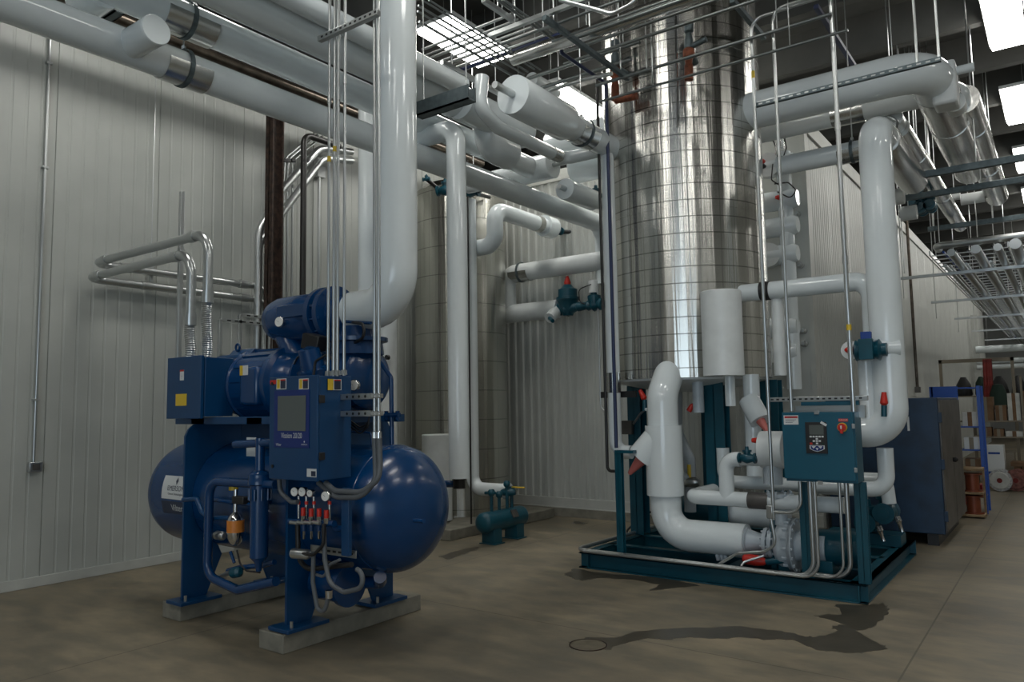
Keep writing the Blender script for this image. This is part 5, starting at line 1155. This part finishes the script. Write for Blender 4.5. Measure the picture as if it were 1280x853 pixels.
# second pipe lower/behind
BY2 = 9.2
a = P(1060, 141, y=BY2); r2 = wid(14, a); b = along(a, 'x', 'px', 1192)
o = pipe('insulated_pipe', 'white', r2, [Vector((-2.9, BY2, a.z)), b, along(b, 'y', 'd', .5)], 'second white pipe behind and below the biggest one at upper right')
collar(o, along(a, 'x', 'px', 1060), (1, 0, 0), r2, .35)
x_ = P(1194, 130, y=BY2+.5)
jk2 = Vector((b.x+.05, BY2+.4, b.z)); jacket_run(jk2, along(jk2, 'y', 'px', 1246).y, r2*1.25, 'long shiny jacketed pipe receding right of the widest one', 5)
q = P(1176, 96, y=8.4); o = tag(MB().box(q.x-.1, q.x+.12, 8.5, 8.8, P(1180, 125, y=8.4).z, P(1180, 70, y=8.4).z).build('insulated_box', 'white_dull', bevel=.03), 'white insulated block at the corner of the biggest pipe, upper right', 'pipe')
s_ = P(1190, 90, y=8.65); MB().cyl(s_+Vector((-.1, 0, 0)), along(s_, 'x', 'px', 1218), .045, seg=20).build('stub', 'white', o)
c_ = P(1193, 128, y=9.0); tag(MB().lathe([(0, 0), (0, wid(12, c_)), (.18, wid(12, c_)), (.18, 0)], c_, (0, 1, 0), 32).build('insulated_end', 'white_dull'), 'round white disc end at upper right beside the white block', 'pipe')
# third receding pipe with disc
c_ = P(1113, 148, y=9.3); rd = wid(14, c_)
o = tag(MB().lathe([(0, 0), (0, rd), (.3, rd), (.32, rd*.8)], c_+Vector((0, 0, 0)), (0, 1, 0), 32).build('insulated_end', 'white_dull'), 'round white disc end directly above the top of the thick right riser', 'pipe')
j3 = Vector((c_.x+.05, c_.y+.25, c_.z-.05)); jacket_run(j3, along(j3, 'y', 'px', 1200).y, rd*.86, 'shiny jacketed pipe receding behind the thick right riser', 5)
tag(MB().tube([P(1110, 145, y=9.25), P(1122, 152, y=9.25), P(1120, 165, y=9.2), P(1117, 175, y=9.2)], .02, .05, 10).build('tubing', 'galv'), 'small bent tube before the round disc over the riser', 'fitting')
# white boxes far, hanging valves
for i, (px, py, w, h, y, lb) in enumerate(((1192, 245, 16, 14, 14, 'small white insulated block left of the long jacketed pipe, far upper right'), (1240, 232, 14, 26, 14.5, 'small white insulated block right of the long jacketed pipe, far upper right'), (1123, 247, 14, 20, 11, 'white insulated valve block just right of the riser, over the wall edge'), (1136, 268, 20, 18, 12, 'lower white insulated valve block right of the riser, over the wall edge'), (1216, 250, 30, 14, 14.2, 'white cross stub between the two far jacketed pipes'))):
    a = P(px-w/2, py, y=y); b = P(px+w/2, py, y=y); zz = wid(h/2, a)
    tag(MB().lathe([(0, zz*.6), (0, zz), ((b-a).length, zz), ((b-a).length, zz*.7)], a, (1, 0, 0), 24).cyl((a.x+.1, a.y, a.z), (a.x+.1, a.y, TOP), .006, seg=6).build('insulated_block', 'white_dull'), lb, 'pipe')
for i, (px, py) in enumerate(((1143, 255), (1152, 262), (1163, 258), (1148, 248))):
    t = valve(P(px, py, y=12.5), (0, 1, 0), .09, ['dark teal valve in the hanging cluster over the wall edge, '+w for w in ('leftmost', 'lowest', 'rightmost', 'topmost')][i], 'teal')
    q = P(px, py, y=12.5); MB().cyl(q, (q.x, q.y, TOP), .008, seg=6).build('rod', 'galv', t)
# cross struts with rods at upper right
for (x0p, x1p, py, y, lb) in ((1112, 1300, 226, 9.9, 'nearest'), (1125, 1300, 249, 11.6, 'second'), (1160, 1300, 287, 14.6, 'third')):
    a = P(x0p, py, y=y); b = along(a, 'x', 'px', x1p)
    o = tag(MB().box(a.x, b.x, y-.03, y+.03, a.z-.04, a.z+.04).build('support_channel', 'galv_dark', bevel=.004), lb+' dark cross channel under the jacketed pipes at upper right', 'channel')
    for f in (.05, .6, .97): MB().cyl((a.x+(b.x-a.x)*f, y, a.z), (a.x+(b.x-a.x)*f, y, TOP), .008, seg=8).build('hanger_rod', 'galv', o)
# ================================================================== floor: puddles and drain cover
M['wet'] = mat('wet_stained_concrete', (.055, .046, .03), .33, noise=.2, nscale=5, bump=.08, bscale=20)
def jag(pts, seed, amp=.02, n=5):
    rnd = random.Random(seed); out = []
    for i in range(len(pts)):
        a, b = pts[i], pts[(i+1) % len(pts)]
        for k in range(n):
            f = k/n; p = a+(b-a)*f
            out.append(Vector((p.x+rnd.uniform(-amp, amp), p.y+rnd.uniform(-amp, amp), 0)) if k else p)
    return out
def puddle(px, label, seed, amp=.025):
    pts = jag([P(a, b, z=0) for a, b in px], seed, amp); mb = MB(); bm = mb.bm
    v = [bm.verts.new((p.x, p.y, .0015)) for p in pts]; w = [bm.verts.new((p.x, p.y, .0)) for p in pts]
    f = bm.faces.new(v); n = len(v)
    for i in range(n): mb.face([v[i], w[i], w[(i+1) % n], v[(i+1) % n]])
    bmesh.ops.triangulate(bm, faces=[f])
    return tag(mb.build('puddle', 'wet', smooth=False), label, 'puddle')
puddle([(713, 802), (740, 797), (775, 797), (790, 790), (830, 787), (925, 783), (960, 788), (985, 791), (1005, 796), (1020, 797), (1045, 790), (1040, 783), (1057, 782), (1040, 776), (1017, 770), (1052, 768), (1045, 756), (1085, 757), (1105, 754), (1112, 762), (1105, 772), (1090, 785), (1070, 789), (1100, 806), (1108, 812), (1085, 815), (1060, 817), (1020, 813), (990, 800), (960, 800), (925, 797), (885, 799), (860, 797), (835, 800), (810, 798), (775, 806), (758, 813), (720, 808)], 'long dark wet stain snaking over the floor from the drain cover to the skid corner', 3, .02)
puddle([(706, 718), (718, 711), (760, 718), (830, 722), (875, 733), (830, 737), (812, 739), (825, 731), (790, 725), (745, 723), (728, 727), (715, 723)], 'dark wet stain along the front left edge of the teal skid', 5, .02)
puddle([(548, 696), (575, 688), (600, 683), (596, 688), (560, 700)], 'thin dark wet trickle on the floor left of the small green vessel', 6, .02)
puddle([(718, 651), (735, 654), (730, 656), (715, 655)], 'tiny damp spot on the floor near the back wall', 8, .01)
c = P(735, 807, z=0)
o = tag(MB().lathe([(0, 0), (0, .125), (.004, .125), (.004, .115), (.0025, .112), (.0035, .108), (.0035, 0)], c, (0, 0, 1), 40).build('drain_cover', mat('drain_cover_concrete', (.11, .095, .065), .7, noise=.2, nscale=12)), 'round drain cover set in the floor at the left end of the long wet stain', 'drain')
MB().lathe([(.0, .128), (.005, .128), (.005, .136), (0, .136)], c, (0, 0, 1), 40).build('rim', 'rust', o)

# ================================================================== navy cabinet
NX0, NX1, NY0, NY1, NZ0, NZ1 = -2.5, -1.24, 10.16, 12.2, .14, 1.735
cb = thing('tool_cabinet', 'big scuffed navy steel cabinet with grey doors, marked with a white 1', 'cabinet', ((NX0+NX1)/2, 11.2, 0))
MB().box(NX0, NX1, NY0, NY1, NZ0, NZ1).build('body', 'navy', cb, bevel=.01)
for a, b in ((NY0+.02, 11.17), (11.19, NY1-.02)): MB().box(NX1, NX1+.02, a, b, NZ0+.03, NZ1-.03).build('door', 'greydoor', cb, bevel=.004)
for z in (.35, .95, 1.5): MB().box(NX1-.005, NX1+.035, NY0+.0, NY0+.05, z-.06, z+.06).build('hinge', 'navy', cb, bevel=.003)
MB().lathe([(0, .03), (.03, .035), (.05, .02), (.06, 0)], (NX1+.02, 11.1, .95), (1, 0, 0), 14).build('lock', 'black', cb)
for x in (NX0+.1, NX1-.2): MB().box(x, x+.12, NY0+.05, NY1-.02, 0, NZ0).build('skid_rail', 'black', cb)
o1 = P(1135.5, 531, y=NY0); writing('1', .25, lambda u, v: (o1.x+u, NY0-.004, o1.z-.0+v), 'label', cb)
MB().box(NX0+.2, NX0+.9, NY0-.003, NY0, 1.62, 1.65).build('scratch', 'greydoor', cb)

# ================================================================== store at the far end of the aisle
def crate(px0, px1, py0, py1, y, m, label, cat='box', name='carton', depth=.3, group=None, open_=False):
    a = P(px0, py1, y=y); b = P(px1, py1, y=y); top = P((px0+px1)/2, py0, y=y).z
    return a, b, top
blue = thing('blue_rack', 'bright blue steel rack of shelves behind the navy cabinet', 'rack', (-1.9, 13.6, 0))
RXa, RXb = P(1166, 520, y=13.4).x, P(1222, 480, y=13.4).x
zt_ = P(1200, 483, y=13.4).z
for x in (RXa, RXb):
    for y in (13.4, 13.85): MB().box(x-.025, x+.025, y-.025, y+.025, 0, zt_).build('upright', 'brightblue', blue, bevel=.003)
for z in (.25, .62, .95, 1.3, zt_-.02): MB().box(RXa, RXb, 13.4, 13.85, z-.02, z).build('shelf', 'brightblue' if z > .9 else 'shelf', blue, bevel=.003)
MB().box(RXa, P(1197, 490, y=13.38).x, 13.375, 13.385, P(1190, 504, y=13.4).z, zt_).build('end_panel', 'brightblue', blue)
rnd = random.Random(4)
shelfz = [.25, .62, .95, 1.3]
names = ['pale carton', 'brown carton', 'white carton', 'dark bin', 'red bin']
mats = ['paper', 'card', 'label', 'black', 'red']
def box_on(x, y, z, w, d, h, m, label, group=None):
    o = MB().box(x-w/2, x+w/2, y-d/2, y+d/2, z, z+h).build('storage_box', m, bevel=.006)
    MB().box(x-w*.05-.02, x+w*.05+.02, y-d/2-.002, y-d/2, z, z+h).build('tape', 'shelf' if m != 'paper' else 'card', o)
    return tag(o, label, 'box', group)
for z, lv in zip(shelfz, ('bottom', 'second', 'third', 'fourth')):
    x = RXb-.14; k = 0
    while x > RXa+.15:
        m = mats[rnd.randrange(3)] if k else ['red', 'card', 'label', 'paper'][shelfz.index(z)]
        box_on(x, 13.62, z, .2, .3, rnd.uniform(.14, .24), m, 'small box on the '+lv+' shelf of the bright blue rack', 'boxes on the bright blue rack'); x -= .27; k += 1
# spool stand in front of the rack
sp = thing('spool_stand', 'timber stand holding copper coloured wire spools beside the navy cabinet', 'stand', (P(1212, 600, y=13.0).x, 13.0, 0))
xa, xb = P(1200, 600, y=12.9).x, P(1229, 600, y=12.9).x
for z in (.02, .34, .68): MB().box(xa-.2, xb, 12.8, 13.2, z, z+.03).build('shelf', 'wood', sp, bevel=.003)
for x in (xa-.19, xb-.03): MB().box(x, x+.03, 13.14, 13.18, 0, .7).build('upright', 'wood', sp)
for z in (.37, .05): 
    o = tag(MB().lathe([(0, .13), (.02, .13), (.02, .09), (.24, .09), (.24, .13), (.26, .13)], (( xa+xb)/2, 12.98, z), (0, 0, 1), 28).build('wire_spool', 'copper'), ('upper' if z > .2 else 'lower')+' reddish wire spool on the timber stand beside the cabinet', 'spool')
c = P(1214, 631, z=0); tag(MB().lathe([(0, .12), (.02, .14), (.14, .17), (.14, .155), (.03, .12), (.03, 0)], (c.x, c.y, 0), (0, 0, 1), 4).build('red_bin', 'red', smooth=False), 'small red bin on the floor beside the timber spool stand', 'bin')
# long shelves
SY_ = 18.2
sh = thing('storage_shelving', 'long beige shelving unit crowded with boxes at the end of the aisle', 'shelving', (-.8, SY_+.3, 0))
Xa, Xb = P(1216, 545, y=SY_).x, 1.6
levels = [P(1250, 592, y=SY_).z, P(1250, 546, y=SY_).z, P(1250, 526, y=SY_).z]
levels[0] = max(.12, levels[0])
for z in levels: MB().box(Xa, Xb, SY_, SY_+.6, z-.03, z).build('shelf', 'shelf', sh, bevel=.003)
for x in (Xa, (Xa+Xb)/2, Xb): MB().box(x-.03, x+.03, SY_+.54, SY_+.6, 0, levels[-1]+.1).build('upright', 'shelf', sh)
MB().box(P(1279, 520, y=SY_).x-.02, P(1279, 520, y=SY_).x+.02, SY_-.02, SY_+.02, 0, levels[-1]+.9).build('front_upright', 'shelf', sh)
for li, (z, lv, hm) in enumerate(zip(levels, ('bottom', 'middle', 'top'), (.5, .3, .6))):
    x = Xa+.1
    while x < Xb-.2:
        w = rnd.uniform(.16, .36); m = rnd.choice(['paper', 'card', 'card', 'label', 'black', 'shelf', 'redfab']); h = rnd.uniform(.1, hm)
        if li == 2 and rnd.random() < .5: h = rnd.uniform(.3, .6)
        box_on(x+w/2, SY_+.2, z, w*.92, .36, h, m, 'box among the crowded boxes on the '+lv+' shelf at the aisle end', 'boxes on the '+lv+' shelf at the aisle end'); x += w+.01
sb = thing('storage_shelving', 'second shelving unit further back at the aisle end, loaded with dark goods', 'shelving', (-.8, 21, 0))
for z in (1.2, 1.8): MB().box(-2.3, 2.5, 21, 21.6, z-.03, z).build('shelf', 'shelf', sb)
for x in (-2.3, 0, 2.5): MB().box(x-.03, x+.03, 21.5, 21.6, 0, 1.9).build('upright', 'shelf', sb)
x = -2.2
while x < 2.3:
    w = rnd.uniform(.25, .5); tag(MB().lathe([(0, w*.42), (.04, w*.48), (rnd.uniform(.2, .4), w*.4), (.45, w*.15), (.46, 0)], (x+w/2, 21.2, 1.8), (0, 0, 1), 14).build('dark_bundle', rnd.choice(['black', 'greenfab', 'rust'])), 'dark bundle on top of the rear shelving at the aisle end', 'bundle', 'dark bundles on the rear shelving'); x += w+.02
# printed white box on timber, reels in wrap
q0 = P(1231, 600, y=17.3)
wb = thing('appliance_box', 'large white carton with blue print standing before the shelving', 'box', (P(1243, 590, y=17.3).x, 17.5, .1))
x0_, x1_ = P(1231, 570, y=17.3).x, P(1255, 570, y=17.3).x
zb_, zt2_ = .12, P(1243, 557, y=17.3).z
MB().box(x0_, x1_, 17.3, 17.7, zb_, zt2_).build('carton', 'label', wb, bevel=.004)
MB().box(x0_+.04, x1_-.03, 17.297, 17.3, zb_+.08, zb_+.2).build('blue_band', 'bluelabel', wb)
MB().box(x0_+.06, x0_+.25, 17.297, 17.3, zt2_-.17, zt2_-.13).build('blue_print', 'bluelabel', wb)
tag(MB().box(x0_-.1, x1_+.1, 17.2, 17.8, 0, .03).box(x0_-.1, x0_, 17.2, 17.8, .03, .09).box(x1_, x1_+.1, 17.2, 17.8, .03, .09).box(x0_-.1, x1_+.1, 17.2, 17.8, .09, .118).build('timber_pallet', 'wood'), 'timber pallet under the white carton with blue print', 'pallet')
M['dullpink'] = mat('film_wrapped_red_cable', (.2, .085, .07), .35, noise=.5, nscale=20)
for px, m, lb in ((1253, 'plasticwrap', 'left cable reel wrapped in clear film on the aisle floor'), (1273, 'dullpink', 'right reddish cable reel wrapped in film on the aisle floor')):
    c = P(px, 614, z=0); t = thing('cable_reel', lb, 'reel', (c.x, c.y, 0)); r = .2
    MB().lathe([(-.1, r), (-.08, r), (-.08, r*.8), (.08, r*.8), (.08, r), (.1, r)], (c.x, c.y, r), (.2, 1, 0), 32).build('flanges', m, t)
    MB().lathe([(-.125, 0), (-.125, r*.75), (-.1, r*.8), (-.1, 0)], (c.x, c.y, r), (.2, 1, 0), 28).build('label_disc', 'paper' if m != 'dullpink' else 'dullpink', t)
    MB().lathe([(-.13, 0), (-.13, .045), (-.12, .045)], (c.x, c.y, r), (.2, 1, 0), 16).build('hub', 'redfab', t)
c = P(1262, 606, z=0)
bxa, bxb = P(1264, 590, y=17.4).x, P(1290, 590, y=17.4).x
tag(MB().box(bxa, bxb, 17.4, 17.9, .42, .5).box(bxa+.05, bxa+.15, 17.45, 17.85, 0, .42).box(bxb-.15, bxb-.05, 17.45, 17.85, 0, .42).box(bxa, bxb, 17.5, 17.8, .1, .16).build('low_bench', 'card'), 'low brown bench before the shelving at the right edge', 'bench')
# hoses and cloth hanging at the wall end
for k, (px, m) in enumerate(((1231, 'redfab'), (1235, 'redfab'), (1238, 'redfab'))):
    a = P(px, 456+3*k, y=19.86); tag(MB().tube([Vector((a.x, 19.86, 2.6)), P(px+1, 480, y=19.8), P(px+1.5, 512, y=19.86)], .04, .3, 10).build('hanging_hose', m), 'dark red hose hanging at the far end of the long wall', 'hose', 'red hoses at the far end of the long wall')
a = P(1247, 480, y=19.8); b = P(1247, 512, y=19.8); tag(MB().lathe([(0, 0), (.02, .1), (.2, .16), (a.z-b.z, .2), (a.z-b.z, 0)], a, (0, 0, -1), 12).build('green_tarp', 'greenfab'), 'dark green cloth hanging beside the red hoses far down the aisle', 'cloth')
tag(MB().box(-2.35, -.9, 19.9, 19.98, 2.55, 2.63).box(-2.35, -2.29, 19.9, 19.98, 0, 2.63).box(-.96, -.9, 19.9, 19.98, 0, 2.63).build('steel_rack', 'shelf'), 'steel frame carrying the red hoses and green cloth far down the aisle', 'frame')
# far bright ducts
for z, r in ((3.4, .12), (3.0, .08), (2.8, .08)):
    tag(MB().tube([(-2.4, 30, z), (3, 30, z)], r, seg=14).cyl((-1, 30, z), (-1, 30, TOP), .01, seg=6).build('far_pipe', 'white'), 'horizontal white pipe across the aisle far behind the shelving', 'pipe', 'far white cross pipes')

# ================================================================== cable and pipe rack along the right aisle
Rz = P(1122.5, 349, x=-2.2); ys_ = [14.15, 18.1, 22.2, 26.6, 31.0]
for k, y in enumerate(ys_):
    o = MB().box(-2.2, 1.8, y-.02, y+.02, Rz.z-.03, Rz.z+.02).build('rack_channel', 'galv', bevel=.003)
    tag(o, ['nearest', 'second', 'third', 'fourth', 'fifth'][k]+' metal cross channel of the long pipe rack over the right aisle', 'channel')
    for x in (-2.12, -1.0, .6): MB().cyl((x, y, Rz.z-.35 if x < -2 else Rz.z), (x, y, TOP), .007, seg=6).build('hanger_rod', 'galv', o)
for k, (px, r, m) in enumerate(((1186, .03, 'galv'), (1192, .02, 'galv'), (1203, .055, 'galv'), (1212, .02, 'galv'), (1231, .065, 'galv'), (1241, .02, 'galv'), (1256, .055, 'galv'), (1276, .075, 'galv'))):
    q = P(px, 326, y=14.15); z = Rz.z+.022+r
    tag(MB().tube([(q.x, 12.6 if r > .03 else 13.6, z), (q.x, 38, z)], r, seg=14).build('rack_pipe', m), 'long silver pipe receding on the rack over the right aisle', 'pipe', 'parallel silver pipes on the aisle rack')
y_ = 13.0; a = P(1170, 308, y=y_); 
o = tag(MB().tube([Vector((a.x, y_+.3, a.z)), Vector((a.x, y_, a.z)), Vector((1.6, y_, a.z))], wid(4.5, a), .1, 18).build('header_pipe', 'galv'), 'horizontal silver header pipe at the near end of the aisle rack', 'pipe')
MB().cyl((a.x+.05, y_, a.z), (a.x+.05, y_, TOP), .007, seg=6).build('hanger_rod', 'galv', o)
tr = thing('cable_tray', 'wire cable tray full of cables above the aisle rack pipes', 'tray', (.2, 15, Rz.z+.35))
for x in (-1.7, -.6, .4, 1.3): MB().box(x-.012, x+.012, 14.2, 36, Rz.z+.34, Rz.z+.42).build('side_rail', 'galv', tr)
for k in range(50): MB().box(-1.7, 1.3, 14.3+.42*k, 14.33+.42*k, Rz.z+.34, Rz.z+.355).build('rung', 'galv', tr)
for x in (-1.7, 1.3):
    for y in (15, 22, 30): MB().cyl((x, y, Rz.z+.4), (x, y, TOP), .007, seg=6).build('rod', 'galv', tr)
for k in range(6):
    x = -1.5+.17*k
    tag(MB().tube([(x, 14.2, Rz.z+.375), (x+.05, 20, Rz.z+.38), (x, 36, Rz.z+.375)], .018, seg=8).build('cable', 'black' if k % 3 else 'bluelabel'), 'one of the cables lying in the wire tray over the aisle', 'cable', 'cables in the aisle tray')
# vertical conduits on the long wall
for px, py0, py1, lb, m in ((1136, 283, 487, 'dark vertical conduit down the long wall right of the thick riser', 'darksteel'), (1128, 290, 345, 'thin rod before the long wall right of the thick riser', 'galv')):
    b = P(px+10 if py1 > 400 else px+2, py1-3, x=XC+.05); a = b
    o = tag(MB().cyl((XC+.06, a.y, ZT+.4), (XC+.06, a.y, b.z), .03 if py1 > 400 else .012, seg=12).build('wall_conduit', m), lb, 'conduit')
    if py1 > 400: MB().box(XC+.02, XC+.12, a.y-.06, a.y+.06, b.z-.12, b.z).build('outlet', 'greydoor', o)
tag(MB().box(-2.5, -2.3, 30.0, 30.12, 0, 4.6).build('white_pilaster', 'walltrim', bevel=.01), 'white vertical column at the far end of the long wall', 'column')

# ================================================================== overhead conduits and trays in the middle
def xline(px, py, px1, y, r, m, label, group=None, name='overhead_conduit', strut=False, rods=()):
    a = P(px, py, y=y); b = along(a, 'x', 'px', px1); rr = wid(r, a)
    if strut: o = MB().box(a.x, b.x, y-rr, y+rr, a.z-rr, a.z+rr).build(name, m, bevel=.002)
    else: o = MB().cyl(a, b, rr, seg=14).build(name, m)
    for f in rods: x = a.x+(b.x-a.x)*f; MB().cyl((x, y, a.z+rr), (x, y, TOP), .006, seg=6).build('hanger_rod', 'galv', o)
    return tag(o, label, 'conduit' if not strut else 'channel', group)
def yline(px, py, px1, x, r, m, label, group=None, name='overhead_conduit', strut=False, rods=()):
    a = P(px, py, x=x); b = along(a, 'y', 'px', px1); rr = wid(r, a)
    if strut: o = MB().box(x-rr, x+rr, a.y, b.y, a.z-rr, a.z+rr).build(name, m, bevel=.002)
    else: o = MB().cyl(a, b, rr, seg=14).build(name, m)
    for f in rods: y = a.y+(b.y-a.y)*f; MB().cyl((x, y, a.z+rr), (x, y, TOP), .006, seg=6).build('hanger_rod', 'galv', o)
    return tag(o, label, 'conduit' if not strut else 'channel', group)
G1 = 'slim silver conduits crossing overhead before the tall tank'
o = xline(641, 74, 1010, 6.2, 8.5, 'alu', 'fat silver jacketed pipe overhead, running right before the tall steel tank', name='overhead_jacketed_pipe', rods=(.3, .8))
for px, py, px1, y, r in ((700, 67, 1040, 6.6, 2), (705, 80, 1060, 6.7, 2), (720, 47, 960, 6.0, 2.6), (745, 107, 1040, 6.9, 2.0), (750, 127, 1060, 6.8, 1.6), (690, 52, 900, 5.8, 1.5), (628, 55, 860, 5.7, 1.8), (655, 100, 800, 7.0, 2.2), (670, 112, 790, 7.15, 2.4)):
    xline(px, py, px1, y, r, 'dullconduit', 'slim silver conduit crossing overhead in front of the tall steel tank', G1, rods=(.25, .8))
xline(612, 45, 790, 5.5, 2.8, 'galv', 'square strut crossing overhead left of the tall steel tank, near the ceiling light', strut=True, rods=(.2, .9))
G2 = 'bundle of conduits crossing in front of the bright ceiling light'
for k in range(7):
    xline(528-2*k+4*(k % 2), 62+8*k, 640+8*k, 5.9+.14*k, 1.3 if k % 2 else 1.8, 'galv', 'thin silver conduit crossing under the bright ceiling light', G2, rods=(.9,) if k % 2 == 0 else ())
G3 = 'conduits running back overhead from the top left of the tank'
for px, py, px1, x, r in ((528, 0, 668, -4.5, 1.3), (536, 0, 676, -4.45, 1.3), (523, 7, 660, -4.6, 1.5), (522, 14, 655, -4.7, 1.3), (524, 27, 672, -4.65, 1.8), (622, 0, 700, -3.9, 2.0), (630, 0, 690, -3.85, 1.6)):
    yline(px, py, px1, x, r, 'dullconduit', 'thin silver conduit running back overhead beside the bright ceiling light', G3)
yline(552, 78, 630, -4.75, 3, 'galv', 'strut below the bright ceiling light carrying the conduit bundle', strut=True, rods=(.15, .85))
yline(680, 22, 785, -3.55, 3.2, 'galv_dark', 'slotted dark strut overhead at the upper left of the tall steel tank', strut=True, rods=(.1, .9))
yline(915, 0, 955, -2.45, 3.2, 'galv_dark', 'slotted dark strut overhead at the upper right of the tall steel tank', strut=True, rods=(.5,))
yline(1020, 8, 1070, -1.8, 3, 'bluepipe', 'blue-grey strut overhead behind the tall conduits at right', strut=True, rods=(.5,))
yline(604, 0, 640, -4.0, 3, 'galv', 'short strut overhead above the conduit bundle', strut=True, rods=(.5,))
q = [P(672, 125, y=6.9), P(690, 112, y=6.9), P(735, 98, y=6.9), P(765, 92, y=6.9)]
tag(MB().tube(q, .022, .3, 12).build('flexible_conduit', 'galv'), 'curved silver conduit arching above the fattest capped pipe', 'conduit')
q = [P(700, 0, y=5.2), P(745, 12, y=5.2), P(765, 18, y=5.2), P(790, 5, y=5.2), P(800, -8, y=5.2)]
tag(MB().tube(q, .018, .12, 12).build('flexible_conduit', 'galv'), 'sagging silver conduit at the top edge above the tank', 'conduit')
# safety valves with rusty tailpipes on the tank front
for px, pya, pyb, lb in ((861, 28, 100, 'rusty relief valve with an orange tail pipe on the upper front of the tall tank'), (769, 50, 125, 'rusty relief valve with an orange elbow at the upper left of the tall tank')):
    y = 7.2; t = thing('relief_valve', lb, 'valve', P(px, pyb, y=y)); a = P(px, pya, y=y); b = P(px, pyb, y=y); m_ = a.lerp(b, .45)
    MB().lathe([(0, .03), (.02, .05), (.1, .05), (.12, .03), (.2, .045), (.3, .045), (.32, .03), ((a-m_).length, .03)], a, m_-a, 16).build('body', 'galv_dark', t)
    MB().lathe([(0, .04), (.02, .06), (.1, .06), (.12, .04), ((b-m_).length*.5, .035), ((b-m_).length*.55, .045), ((b-m_).length, .045), ((b-m_).length, .0)], m_, b-m_, 16).build('tail_pipe', 'redrust', t)
    MB().cyl(m_+Vector((-.02, 0, 0)), m_+Vector((.2, -.02, .03)), .03, seg=10).build('side_arm', 'galv_dark', t)
    MB().cyl(m_+Vector((0, 0, 0)), Vector((T1.x+(m_.x-T1.x)*.8, T1.y-.5, m_.z)), .03, seg=10).build('nozzle', 'galv_dark', t)
    if px < 800: MB().tube([b, b+Vector((.25, .02, -.01))], .045, seg=12).build('elbow', 'redrust', t)
    else: MB().cyl(a+Vector((-.12, -.05, .1)), b+Vector((-.12, -.05, -.5)), .012, seg=8).build('tube', 'chrome', t)
